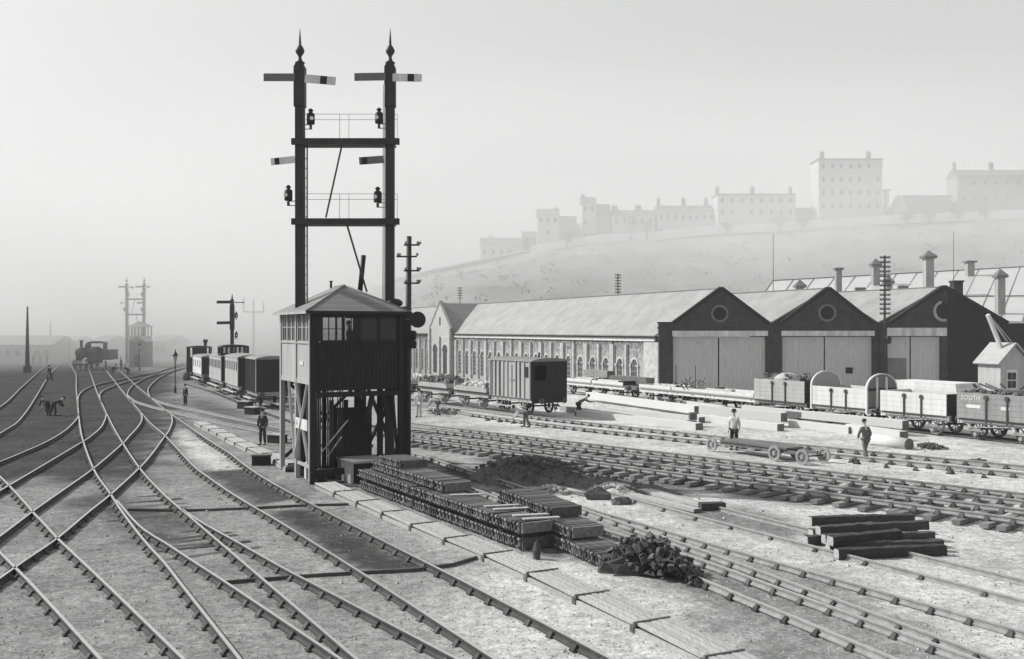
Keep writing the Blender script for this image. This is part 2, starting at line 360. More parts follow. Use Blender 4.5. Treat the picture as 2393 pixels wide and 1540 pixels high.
def track(label, rails, zt=.17, chairs=(), sleepers=None, gap=.85, near=1e9, jit=.06, sm=None, cz=None, side='web', cs=.82, sz=-.2):
    """rails: outlines on the sheet; chairs: which rails carry visible chairs; sleepers: pair of rails spanned."""
    paths = [rail_path(r, zt) for r in rails]
    t = thing('railway_track', label, 'railway track', paths[0][len(paths[0]) // 2] * 1.0); t.location.z = 0
    for p in paths:
        m = MB(); m.sweep([q - Vector((0, 0, .155)) for q in p], RAILP); r_ = m.build('rail', M['steel'], t, True); r_.data.materials.append(M[side])
        for f in r_.data.polygons: f.material_index = 0 if f.normal.z > .8 and f.center.z > zt - .02 else 1
    inv = Vector(t.location); n = 0
    for k in chairs:
        c = [q for q in along(paths[k], gap, .2) if q[0].y < near and q[0].y > 13]
        c.sort(key=lambda q: q[0].y)
        for q, a in c[:int(96 / max(1, len(chairs)))]:
            a += random.uniform(-jit, jit); child(CHAIR, t, Vector((q.x, q.y, (cz if cz is not None else zt - .175))) - inv, (0, 0, a), (cs,) * 3 if cz is None else (1, 1, 1))
    if sleepers:
        A, B = paths[sleepers[0]], paths[sleepers[1]]; c = []
        for q, a in along(A, gap, .2):
            b = min(B, key=lambda v: (v - q).length)
            if q.y < near and q.y > (24.5 if sm is BLACKSLEEP else 13): c.append(((q + b) / 2, a))
        c.sort(key=lambda q: q[0].y)
        for q, a in c[:98]:
            child(sm or SLEEP, t, Vector((q.x, q.y, zt + sz)) - inv + Vector((0, 0, random.uniform(-.012, .012))), (0, 0, a + random.uniform(-jit, jit)))
    return t
L1 = [(163, 850), (176.7, 872), (178, 903), (180.5, 936), (183.6, 967), (186.5, 993), (193.6, 1028), (219, 1096), (256.8, 1151.7), (284.4, 1194), (334.6, 1259.6), (384.8, 1314.8), (420, 1360), (565, 1545)]
L2 = [(190, 838), (203.6, 855.5), (215.2, 882.4), (222.9, 905.5), (233.2, 931.2), (248.6, 964.6), (264, 995.4), (284.5, 1031.3), (325.8, 1092.7), (372.2, 1144.2), (404.8, 1174.3), (435, 1199.4), (470, 1229.5), (623, 1360), (840, 1545)]
L1b = [(272, 1168), (284.4, 1181.8), (309.5, 1211.9), (339.6, 1239.5), (384.8, 1267), (450, 1309.8), (527.8, 1360), (805, 1545)]
L2b = [(425, 1189), (445, 1203), (480, 1225), (560, 1269), (659, 1324.8), (728, 1361), (1080, 1545)]
L3 = [(238, 855), (253.7, 872.2), (271.7, 895.3), (294.8, 923.5), (312.7, 944), (328.2, 962), (352, 988.6), (387, 1019), (450, 1086), (485, 1113), (518, 1136.6), (573, 1172), (659, 1222), (880, 1360), (1165, 1545)]
L4 = [(268, 857), (289.6, 874.7), (315.3, 897.8), (346.1, 923.5), (379.5, 951.7), (400, 967.1), (443.6, 998), (495, 1033), (535.3, 1058), (585.5, 1096), (659, 1140.4), (870, 1250), (1088, 1360), (1440, 1545)]
C1 = [(183.6, 967), (181.5, 975), (169, 990), (148.4, 1008), (110, 1031), (58.6, 1054), (0, 1078), (-120, 1122)]
C2 = [(248.6, 964.6), (246, 978), (235.7, 998), (212.6, 1018.5), (191.6, 1032.5), (58.6, 1111.5), (0, 1146), (-120, 1215)]
C3 = [(328.2, 962), (332, 978), (323, 996), (302.5, 1018.5), (285.5, 1037), (221.7, 1091.5), (159, 1136.6), (76.2, 1194.3), (58.6, 1208), (0, 1252), (-100, 1325)]
C4 = [(400, 967), (402.6, 983), (394.9, 1005.6), (383, 1022), (352, 1063.9), (324.6, 1094), (259.3, 1154.2), (209, 1194.3), (133.9, 1257), (58.6, 1308.5), (0, 1350), (-100, 1420)]
S1 = [(182.4, 950), (182.6, 928), (192, 914), (212.6, 903), (238.3, 895.3), (276.8, 887.6), (315.3, 878.6), (353.8, 871.6), (392, 862), (440, 850)]
S2 = [(237, 940), (233, 922), (243.4, 911), (269, 900.4), (297.3, 891.4), (341, 881.4), (379.5, 872.4), (420, 861), (470, 848)]
S3 = [(308, 940), (298, 921), (305, 905.5), (317.9, 895.3), (341, 882.4), (366.6, 870.5), (392, 860.5), (430, 848)]
S4 = [(352, 930), (345.5, 912), (353.8, 897.8), (371.8, 882.4), (392.3, 872.2), (418, 863), (460, 850)]
D1 = [(300, 924), (312, 934), (325.6, 939.5), (353.8, 948), (392.3, 957.5), (443.6, 969.7), (520.7, 986), (597.7, 1001), (659, 1014.5), (800, 1046), (952, 1089), (1141, 1153), (1339, 1231.5), (1469.5, 1281), (1606, 1337), (1900, 1458), (2110, 1545)]
D2 = [(355, 930), (374.3, 938), (405, 946), (469.3, 958.5), (546.3, 974.8), (659, 996), (800, 1022), (952, 1054), (1068, 1089), (1243, 1144), (1388, 1196.6), (1648, 1286.8), (1854.5, 1361.7), (2350, 1545)]
A_ = track('worn main line running from the steaming engine down to the foreground', [L1, L2], chairs=(0, 1), near=60, sleepers=(0, 1), sm=BLACKSLEEP, sz=-.182)
track('short turnout legs diverging right out of the main line in the foreground', [L1b, L2b], chairs=(0, 1), near=60, sleepers=(0, 1), sm=BLACKSLEEP, sz=-.17)
track('line running from the gang of kneeling men down to the left of the plank trunking', [L3, L4], chairs=(0, 1), near=70, sleepers=(0, 1), sm=BLACKSLEEP, sz=-.186)
track('curved turnout track sweeping off the left edge, upper of the two', [C1, C2])
track('diamond crossing track cutting across both main lines to the bottom left corner', [C3, C4], chairs=(1,), near=30)
track('far curved track leaving the main line towards the distant gas lamps', [S1, S2])
track('sharp curve running up beside the near gas lamp post', [S3, S4])
Gt = track('long siding passing behind the signal cabin and beside the pile of iron castings', [D2, D1], chairs=(0, 1), near=60, gap=.9, side='greyweb', sleepers=(0, 1), sm=BLACKSLEEP, sz=-.182)
E1 = [(436, 896), (500, 915), (597.7, 953), (659, 975), (720, 990), (830, 1004), (952, 1022)]
E0 = [(462, 887), (530, 905), (640, 944), (720, 968), (830, 987), (952, 1003)]
track('siding under the line of old carriages left of the signal cabin', [E1, E0], chairs=(0,), near=90)
K1 = [(1243, 1142.5), (1388, 1190), (1500, 1222), (1648, 1265), (1995, 1361.7), (2650, 1545)]
K2 = [(1150, 1150), (1211, 1172), (1400, 1232), (1648, 1310), (1786, 1360), (2300, 1545)]
track('siding parting to the right of the scrap heap in the foreground', [K1, K2], chairs=(0, 1), near=60, side='greyweb')
M1 = [(1519, 1141), (1647, 1175), (1882, 1232), (2154, 1296), (2344, 1341.5), (2760, 1440)]
M2 = [(1417, 1147), (1647, 1209), (1867, 1266), (2080, 1320), (2344, 1388), (2900, 1530)]
track('half buried siding passing under the heap of old sleepers', [M1, M2], chairs=(1,), near=60, gap=1.6, zt=.14, side='greyweb')
L0 = [(-60, 1062), (0, 1113), (58.6, 1174.3), (77.4, 1196.8), (108.8, 1229.5), (133.9, 1257), (184, 1304), (245.5, 1362), (435, 1545)]
L0b = [(-160, 1120), (-60, 1222), (0, 1290), (60, 1350), (130, 1425), (240, 1545)]
track('track running off the bottom left corner through the diamond crossing', [L0, L0b], chairs=(0, 1), near=40)
U1 = [(-200, 1130), (0, 1012), (58.6, 965), (110, 884), (130, 860), (146, 846)]; U2 = [(-200, 1060), (0, 950), (50, 905), (98, 862), (120, 846)]
track('outermost left track leading back to the group of standing men', [U1, U2])
def lin(x0, y0, x1, y1, a, b, n=8): return [(a + (b - a) * i / n, y0 + (y1 - y0) * (a + (b - a) * i / n - x0) / (x1 - x0)) for i in range(n + 1)]
T1a = lin(1611, 1108, 2348.6, 1205.7, 962, 2720); T1b = lin(1611, 1092.4, 2348.6, 1183.8, 962, 2760)
T2a = lin(1611, 1074.6, 2348.6, 1163.5, 962, 2820); T2b = lin(1611, 1062, 2348.6, 1146.4, 962, 2860)
track('newly laid track on raised bare sleepers, nearest of the new tracks', [T1a, T1b], zt=.36, chairs=(0, 1), sleepers=(0, 1), gap=.72, cz=.145, side='greyweb')
track('newly laid track just beyond the raised one, sleepers level with the shingle', [T2a, T2b], zt=.36, chairs=(0, 1), sleepers=(0, 1), gap=.72, cz=.145, side='greyweb')
V1 = [(952, 945), (1086, 963), (1173, 975), (1303, 992), (1590, 1023), (1757, 1040), (2005, 1065), (2350, 1100), (2700, 1135)]
V2 = [(952, 935), (1086, 951), (1173, 962), (1303, 978), (1590, 1009), (1757, 1026), (2005, 1050), (2350, 1083), (2700, 1116)]
track('track carrying the brake van and the ballast wagons', [V1, V2], zt=.34, chairs=(0, 1), gap=.8, near=63, cz=.13, side='greyweb')
def Wp(d, off=0):                                  # point of the wagon line at distance d
    return Vector((49.2 - .52 * d + off, d, 0))
def wline(off): return [px(Wp(d, off) + Vector((0, 0, .2))) for d in (37, 45, 55, 65, 78, 92, 110)]
track('track under the coal wagons and flat wagons in front of the gabled shed', [wline(0.25), wline(1.9)], zt=.2)
# loose chairs set out on the shingle where a further road is being laid
k = 0
for x0, y0, x1, y1 in ((1140, 987, 1634, 1041), (1634, 1041, 2000, 1090), (1310, 992, 1700, 1031), (2000, 1092, 2345, 1127)):
    a, b = G(x0, y0), G(x1, y1)
    for q, h in along([a, b], 1.25):
        c = child(CHAIR, None, (q.x + random.uniform(-.1, .1), q.y + random.uniform(-.1, .1), gz(q.x, q.y)), (0, 0, h + random.uniform(-.5, .5)), (.95, .95, 1.0)); c.name = 'loose_rail_chair'
        tag(c, 'dark iron rail chair set out on the pale shingle of the unfinished track', 'rail chair', 'loose rail chairs on the shingle')
# loose stones
st = MB()
for i in range(15000):
    y = 15 + 50 * random.random() ** 1.6; x = random.uniform(-.62, .62) * y; r = random.uniform(.012, .03) * (1 + 1.2 * (random.random() < .04))
    if tone(x, y) < .12 and random.random() < .8: continue
    z = gz(x, y); a = random.uniform(0, 6.3)
    st.add([(x + r * math.cos(a), y + r * math.sin(a), z), (x + r * math.cos(a + 2), y + r * math.sin(a + 2), z), (x + r * math.cos(a + 4.1), y + r * math.sin(a + 4.1), z), (x, y, z + r * 1.1)], [(0, 1, 3), (1, 2, 3), (2, 0, 3)])
o = st.build('loose_stones', M['stonechip']); o['kind'] = 'stuff'; o['label'] = 'loose shingle and small stones scattered over the yard'
# ------------------------------------------------------------------ signal cabin on stilts
BW, BD = 3.45, 4.35                                # across the front, along the side
cab = thing('signal_cabin', 'tall dark timber signal cabin on stilts with pale side panels, man inside', 'signal cabin', G(729.6, 1132), math.atan2(.4595, .888))
Z0, Z1, Z2 = 3.78, 5.17, 6.38                      # floor, sill, eaves
def B(name, m, f, par=cab, **k):
    mb = MB(); f(mb); return mb.build(name, m, par, **k)
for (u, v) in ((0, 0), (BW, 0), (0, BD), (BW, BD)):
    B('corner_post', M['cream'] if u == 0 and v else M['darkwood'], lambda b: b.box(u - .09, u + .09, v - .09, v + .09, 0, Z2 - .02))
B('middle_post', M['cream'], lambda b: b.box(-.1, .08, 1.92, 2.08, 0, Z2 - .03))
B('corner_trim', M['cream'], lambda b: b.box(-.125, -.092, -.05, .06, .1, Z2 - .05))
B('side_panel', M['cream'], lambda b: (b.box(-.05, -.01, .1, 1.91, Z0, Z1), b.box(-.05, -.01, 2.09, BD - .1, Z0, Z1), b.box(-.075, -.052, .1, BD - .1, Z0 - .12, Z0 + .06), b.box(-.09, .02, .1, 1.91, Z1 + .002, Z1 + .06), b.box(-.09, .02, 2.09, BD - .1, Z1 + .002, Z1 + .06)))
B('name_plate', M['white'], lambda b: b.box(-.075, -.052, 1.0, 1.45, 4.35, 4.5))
def front(b):
    n = 22
    for i in range(n):
        u0 = .1 + (BW - .2) * i / n; b.box(u0, u0 + (BW - .2) / n - .012, -.02 - .006 * (i % 2), .03, Z0 - .35, Z1)
    b.box(.1, BW - .1, -.06, .05, Z1 + .002, Z1 + .07)
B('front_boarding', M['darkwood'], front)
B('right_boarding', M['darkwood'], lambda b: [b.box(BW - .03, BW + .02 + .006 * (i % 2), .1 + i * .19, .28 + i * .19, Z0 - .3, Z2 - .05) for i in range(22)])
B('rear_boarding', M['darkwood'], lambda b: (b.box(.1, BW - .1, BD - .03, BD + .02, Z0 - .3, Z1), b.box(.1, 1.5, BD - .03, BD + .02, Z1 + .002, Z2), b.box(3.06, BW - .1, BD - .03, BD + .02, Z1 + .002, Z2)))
B('floor', M['darkwood'], lambda b: b.box(.03, BW - .04, .05, BD - .05, Z0, Z0 + .1))
B('ceiling', M['darkwood'], lambda b: b.box(.03, BW - .04, .05, BD - .05, Z2 - .08, Z2 - .03))
def window(side, a, b_, z0, z1, nx_, nz_, dark=False):
    fr = MB(); t = .035
    def bx(m, p0, p1, q0, q1, d=.03):
        if side == 'front': m.box(p0, p1, -d, d, q0, q1)
        elif side == 'left': m.box(-d - .02, d - .02, p0, p1, q0, q1)
        else: m.box(p0, p1, BD - d, BD + d, q0, q1)
    for i in range(nx_ + 1):
        p = a + (b_ - a) * i / nx_; w_ = t if i in (0, nx_) else .014; bx(fr, p - w_, p + w_, z0, z1)
    for j in range(nz_ + 1):
        q = z0 + (z1 - z0) * j / nz_; w_ = t if j in (0, nz_) else .014; bx(fr, a + .04, b_ - .04, q - w_, q + w_, .024)
    f = fr.build('window', M['cream'] if side == 'left' else M['black'], cab)
    g = MB(); bx(g, a + .03, b_ - .03, z0 + .03, z1 - .03, .004); g.build('pane', M['clear'] if not dark else M['winglass'], f)
window('front', .36, 1.16, Z1 + .1, Z2 - .2, 3, 2); window('front', 1.2, 1.78, Z1 + .1, Z2 - .22, 2, 2)
window('front', 1.85, 2.55, Z1 + .1, Z2 - .22, 1, 1, True); window('front', 2.6, 3.3, Z1 + .1, Z2 - .22, 1, 1, True)
B('front_header', M['black'], lambda b: (b.box(.1, BW - .1, -.05, .05, Z2 - .2, Z2 - .02), b.box(.1, .34, -.03, .03, Z1 + .08, Z2 - .21)))
for a, b_ in ((.2, .62), (.68, 1.18), (1.24, 1.84), (2.18, 2.75), (2.82, 3.4), (3.46, 4.15)): window('left', a, b_, Z1 + .07, Z2 - .04, 2, 2)
window('back', 1.55, 3.02, Z1 + .05, Z2 - .1, 2, 1)
E = .3; zr = 7.42
roof = MB(); c0, c1, c2, c3 = Vector((-E, -E, Z2)), Vector((BW + E, -E, Z2)), Vector((BW + E, BD + E, Z2)), Vector((-E, BD + E, Z2)); r0, r1 = Vector((BW / 2, 1.55, zr)), Vector((BW / 2, BD - 1.5, zr))
roof.add([c0, c1, c2, c3, r0, r1], [(0, 1, 4), (1, 2, 5, 4), (2, 3, 5), (3, 0, 4, 5), (0, 3, 2, 1)])
rf = roof.build('roof', M['lead'], cab)
B('fascia', M['cream'], lambda b: (b.box(-E - .03, -E + .02, -E, BD + E, Z2 - .1, Z2 - .004),))
B('gutter', M['black'], lambda b: (b.bar((-E, -E - .03, Z2 - .04), (BW + E, -E - .03, Z2 - .04), .08, .1), b.bar((BW + E + .03, -E, Z2 - .05), (BW + E + .03, BD + E, Z2 - .05), .08, .1)))
B('hip_roll', M['lead'], lambda b: [b.cyl(p, q, .045, n=6) for p, q in ((c0, r0), (c1, r0), (r0, r1))], rf)
B('roof_vent', M['black'], lambda b: (b.cyl((BW / 2 - .1, 3.0, zr - .05), (BW / 2 - .1, 3.0, zr + .2), .05), b.cyl((BW / 2 - .1, 3.0, zr + .2), (BW / 2 - .1, 3.0, zr + .24), .08)))
B('stove_pipe', M['black'], lambda b: b.cyl((2.45, 1.9, 7.0), (2.62, 1.9, 8.65), .1, n=12))
B('lead_cap', M['black'], lambda b: (b.blob((BW - .05, .5, Z2 + .35), .35, .25, .18), b.blob((BW + .3, .3, Z2 + .12), .3, .2, .1)))
# braces and timber below the floor
for p, q in (((-.06, .12, .75), (-.06, 1.9, Z0 - .1)), ((-.1, .12, Z0 - .1), (-.1, 1.9, .75)), ((-.06, 2.1, 1.0), (-.06, 2.9, Z0 - .1))):
    B('diagonal_brace', M['white'], lambda b: b.bar(p + Vector((-.05, 0, 0)) if hasattr(p, 'x') else Vector(p) + Vector((-.05, 0, 0)), Vector(q) + Vector((-.05, 0, 0)), .03, .1, (1, 0, 0)))
nb = B('notice_board', M['white'], lambda b: (b.box(-.16, -.13, .12, 1.75, 1.95, 2.35),))
B('painted_mark', M['black'], lambda b: (b.box(-.166, -.162, 1.48, 1.52, 2.06, 2.26), b.box(-.166, -.162, 1.44, 1.56, 2.10, 2.13), b.box(-.166, -.162, 1.44, 1.56, 2.19, 2.22)), nb)
B('ground_sill', M['cream'], lambda b: b.box(-.06, .0, .1, 1.9, .55, .67))
B('lower_wall', M['darkwood'], lambda b: [b.box(.95 + i * .19, 1.13 + i * .19, 1.0 + .01 * (i % 2), 1.05, 0, 2.7 + .3 * (i % 3 == 0)) for i in range(9)])
B('inner_post', M['darkwood'], lambda b: (b.box(1.05, 1.2, 2.2, 2.35, 0, Z0), b.box(2.2, 2.42, 1.6, 1.82, 0, Z0), b.box(2.75, 2.95, .55, .7, 0, Z0)))
B('rear_brace', M['darkwood'], lambda b: (b.bar((.1, BD, .5), (BW, BD, Z0 - .1), .12), b.bar((BW, BD, .5), (.1, BD, Z0 - .1), .12), b.bar((BW, .1, .5), (BW, BD, Z0 - .1), .12), b.bar((BW, BD - .1, .5), (BW, .1, Z0 - .1), .12), b.bar((.15, 0, Z0 - .5), (BW, 0, Z0 - .5), .18)))
B('front_strut', M['darkwood'], lambda b: (b.bar((2.35, .05, Z0 - .5), (2.1, .05, 2.2), .16), b.bar((2.75, .05, Z0 - .5), (3.0, .05, 2.2), .16), b.bar((3.15, .05, 3.3), (3.35, .05, .8), .09)))
B('lever_rod', M['iron'], lambda b: [b.cyl((.35 + .13 * i, .5 + .12 * (i % 3), .1), (.35 + .13 * i, .5 + .12 * (i % 3), Z0), .022 + .012 * (i % 2), n=6) for i in range(9)])
B('pipe_rail', M['greypaint'], lambda b: (b.cyl((.3, -.12, 1.15), (1.2, -.5, 2.35), .03, n=6), b.cyl((.55, -.1, 1.0), (1.0, -.4, 1.75), .025, n=6)))
for i in range(8): B('crank', M['iron'], lambda b: b.blob((.25 + .2 * i, .3 + .35 * (i % 4), .25), .14, .12, .22, jit=.2))
B('shade_boards', M['darkwood'], lambda b: [b.box(.55 + .01 * (i % 2), .6, 1.15 + i * .2, 1.34 + i * .2, 0, Z0) for i in range(15)])  # dark boards added to deepen the shade inside the left bay
B('white_crank_cover', M['white'], lambda b: (b.box(-.03, .06, .75, .95, .1, .62), b.box(.0, .1, 2.3, 2.45, .25, .95), b.blob((.15, 1.3, .55), .1, .15, .12)))
B('cross_beam', M['darkwood'], lambda b: (b.box(.1, BW - .1, .12, .3, .28, .5), b.box(.1, BW - .1, 1.1, 1.3, .28, .5), b.box(.2, .5, .1, BD - .1, .05, .26)))
# landing platform in front
pl = thing('landing_platform', 'low timber landing with weathered top at the foot of the signal cabin', 'platform', G(822, 1131), math.atan2(.4595, .888))
MB().box(-.1, 2.5, -.05, 1.7, .74, .82).build('platform_top', M['plank'], pl)
m = MB()
for i in range(11): m.box(.08 + .21 * i, .28 + .21 * i, .05 + .008 * (i % 2), .1, 0, .738)
m.build('front_boards', M['darkwood'], pl); MB().box(-.06, .06, -.02, 1.6, 0, .738).build('end_board', M['plank'], pl)

# ------------------------------------------------------------------ twin post signals
def lamp(root, p, s=1.0, side=1, lit=0):
    l = MB(); l.lathe([(.02, 0), (.15, .0), (.16, .05), (.16, .36), (.13, .42), (.07, .45), (.07, .5), (.11, .52), (.09, .56), (.04, .6), (.0, .62)], p, 12); o = l.build('signal_lamp', M['black'], root)
    e = MB(); e.cyl(p + Vector((.12 * side * .6, -.13, .2)), p + Vector((.12 * side * .6, -.19, .2)), .075, n=12); e.build('lens', M['lens'], o)
    b = MB(); b.bar(p + Vector((0, 0, -.02)), p + Vector((-side * .4, 0, -.02)), .04, .03); b.bar(p + Vector((0, 0, -.03)), p + Vector((0, 0, -.2)), .09, .09); b.bar(p + Vector((0, 0, -.19)), p + Vector((-side * .38, 0, -.19)), .03, .03); b.build('lamp_bracket', M['iron'], root)
def arm(root, p, L, ht, ang, m, band=None, y=-.22):
    q = Matrix.Translation(p + Vector((0, y, 0))) @ Matrix.Rotation(ang, 4, 'Y'); a = MB()
    s = 1 if L > 0 else -1; x0, x1 = sorted((s * .12, L)); a.box(x0, x1, -.012, .012, -ht / 2, ht / 2, q); o = a.build('signal_arm', m, root)
    if band:
        b = MB(); x0, x1 = sorted((band[0], band[1])); b.box(x0, x1, -.018, .018, -ht / 2 + .004, ht / 2 - .004, q); b.build('arm_stripe', M['black'], o)
    return o
def gantry(label, Zg, xl, xr, sc, base=0):
    """two tall posts with cross beams; sheet heights follow the near one, sc scales them"""
    k = F / Zg; xm = (xl + xr) / 2
    t = thing('twin_post_signal', label, 'railway signal', ((xm - CX) / k, Zg, base))
    ppm = 59.9; P = lambda x, y, dy=0: Vector(((x - 806.5) / ppm * sc, dy, (5.7 + (770 - y) / ppm) * (1 if sc == 1 else sc)))
    half = 104 / ppm * sc
    for s in (-1, 1):
        m = MB(); zt = P(0, 250).z; m.bar((s * half, 0, 0), (s * half * 1.012, 0, zt), .34, .32); po = m.build('post', M['postwood'], t)
        c = MB(); z0, z1 = P(0, 250).z, P(0, 158).z; X = s * half * 1.014
        c.prism([(X - .21, -.2, z0), (X + .21, -.2, z0), (X + .21, -.2, z1), (X + .13, -.2, z1 + .14), (X - .13, -.2, z1 + .14), (X - .21, -.2, z1)], (0, .4, 0)); c.build('post_head', M['postwood'], t)
        f = MB(); z = z1 + .14; f.lathe([(.17, 0), (.2, .06), (.1, .12), (.06, .25), (.07, .3), (.17, .45), (.18, .52), (.12, .66), (.05, .75), (.05, .82), (.02, 1.25), (.004, 1.4)], (X, 0, z), 10); f.build('finial', M['postwood'], po)
    for y in (333, 519):
        m = MB(); a, b = P(684, y), P(935, y); m.box(a.x, b.x, -.28, -.13, a.z - .12, a.z + .12); m.box(a.x + .2, b.x - .2, -.13, .5, a.z - .12, a.z - .07); m.build('cross_beam', M['postwood'], t)
    m = MB(); m.bar(P(798, 341, .05), P(761, 508, .05), .1, .05); m.build('brace', M['postwood'], t)
    m = MB(); m.bar(P(811, 527, .05), P(857, 682, .05), .12, .06); m.build('brace', M['postwood'], t)
    arm(t, P(699, 184), -1.33, .3, 0, M['red']); arm(t, P(708, 186), 1.32, .32, R(5), M['white'], (.72, .98))
    arm(t, P(910, 182), -1.33, .3, R(-1), M['red']); arm(t, P(912, 184), 1.25, .3, R(1), M['white'], (.7, .95))
    arm(t, P(699, 374), -1.05, .27, R(-6), M['white'], (-.72, -.9)); arm(t, P(906, 374), -1.08, .29, R(-4), M['red'], (-.98, -.76))
    for x, y, s in ((728, 292, 1), (887, 290, -1), (676, 470, -1), (884, 474, -1)): lamp(t, P(x, y, -.15), 1, s)
    for ya, yb in ((262, 327), (450, 513)):
        r = MB(); a, b = P(690, ya), P(926, ya)
        for dy in (.35,):
            for dz in (0, -.22): r.cyl((a.x, dy, a.z + dz), (b.x, dy, a.z + dz), .009, n=5)
        for x in (690, 790, 812, 926): q = P(x, ya); r.cyl((q.x, .35, q.z), (q.x, .35, P(x, yb).z), .009, n=5)
        r.build('hand_rail', M['iron'], t)
    m = MB(); [m.cyl((half - .24 + .05 * i, -.2, 6.5), (half - .22 + .05 * i, -.2, P(0, 200).z), .016, n=5) for i in range(2)]; m.build('operating_rod', M['greypaint'], t)
    m = MB(); z = P(0, 340).z
    for i in range(int(z / .38) - 12): m.bar((-half - .22, .2, 4.8 + i * .38), (-half + .22, .2, 4.8 + i * .38), .03)
    m.bar((-half - .21, .22, 4), (-half - .21, .22, z), .05); m.bar((-half + .21, .22, 4), (-half + .21, .22, z), .05); m.build('ladder', M['iron'], t)
    return t
gantry('great twin post signal rising above the near signal cabin', 38.4, 701, 912, 1.0)
g2 = gantry('faint distant twin post signal above the far cabin', 165.0, 296, 337, .83)
# near telegraph pole with disc
pole = thing('signal_pole', 'tall dark pole with short insulator arms, round disc beside the cabin', 'pole', G(951, 1077))
zt = H + (770 - 552) / (F / pole.location.y); k = F / pole.location.y
MB().cyl((0, 0, 0), ((956 - 951) / k, 0, zt), .17, .11, 12).build('pole', M['postwood'], pole)
MB().box(-.34, .1, -.13, .13, 0, H + 50 / k).build('wide_post', M['darkwood'], pole)
for y in (573, 600, 633, 662):
    z = H + (770 - y) / k; m = MB(); d = -.5 if y == 600 else .5; m.bar((.06 + min(d, -.18 if d > 0 else d), -.12, z), (.06 + max(d, .38 if d < 0 else d), -.12, z), .07, .07); a = m.build('cross_arm', M['postwood'], pole)
    m = MB()
    for xx in ((-.44, -.36, .4) if d < 0 else (-.1, .42, .52)): m.lathe([(.03, .03), (.055, .06), (.05, .13), (.02, .16)], (.06 + xx, -.12, z), 8)
    m.build('insulator', M['greypaint'], a)
z = H + (770 - 747) / k; m = MB(); m.cyl((26 / k, -.25, z), (26 / k, -.2, z), 19 / k, n=28, smooth=False); m.build('signal_disc', M['disc'], pole)
m = MB(); m.cyl((0, -.22, z), (26 / k, -.22, z), .03); m.build('disc_bracket', M['iron'], pole)
z = H - 20 / k; m = MB(); m.lathe([(.12, -.45), (.16, -.4), (.16, -.15), (.1, -.1), (.16, 0), (.16, .25), (.08, .33)], (12 / k + .05, -.1, z), 10); m.build('pole_lamp', M['black'], pole)

# ------------------------------------------------------------------ telegraph poles beyond
def tpole(label, x, ytop, Zp, n, arms, dy, wdt, base=-1.7):
    t = thing('telegraph_pole', label, 'telegraph pole', ((x - CX) / F * Zp, Zp, base)); k = F / Zp; h = H + (770 - ytop) / k - base
    MB().cyl((0, 0, 0), (0, 0, h), .14, .10, 8).build('pole', M['postwood'], t)
    for i in range(n):
        m = MB(); z = h - .25 - i * dy; m.bar((-wdt, -.1, z), (wdt, -.1, z), .09, .09)
        for xx in (-.92, -.6, -.3, .3, .6, .92): m.lathe([(.04, .03), (.06, .08), (.05, .16), (.02, .2)], (xx * wdt, -.1, z), 6)
        m.build('cross_arm', M['postwood'], t)
    return t
tp = tpole('telegraph pole crowded with arms standing between the second and third gables', 2067.5, 597, 97, 13, 1, .46, .52)
m = MB(); z = H - 34 / 23.7 + 1.7; m.lathe([(.1, 0), (.28, .1), (.3, .75), (.2, .8)], (.25, -.25, z), 10); m.build('pole_box', M['black'], tp)
tpole('telegraph pole rising behind the middle of the long shed roof', 1444, 640, 172, 7, 1, .5, .55)
tpole('small telegraph pole rising behind the far transept roof', 1075, 671, 215, 5, 1, .55, .55)
for x, y0, Zp, lab in ((1807, 548, 150, 'thin bare flagpole beside the hipped end of the rear roof'), (2228.5, 541, 150, 'thin bare flagpole standing on the ridge of the rear roof')):
    t = MB(); p = At(x, y0, Zp); t.cyl((p.x, p.y, 8), p, .06, .035, 6); tag(t.build('flagpole', M['postwood']), lab, 'flagpole')

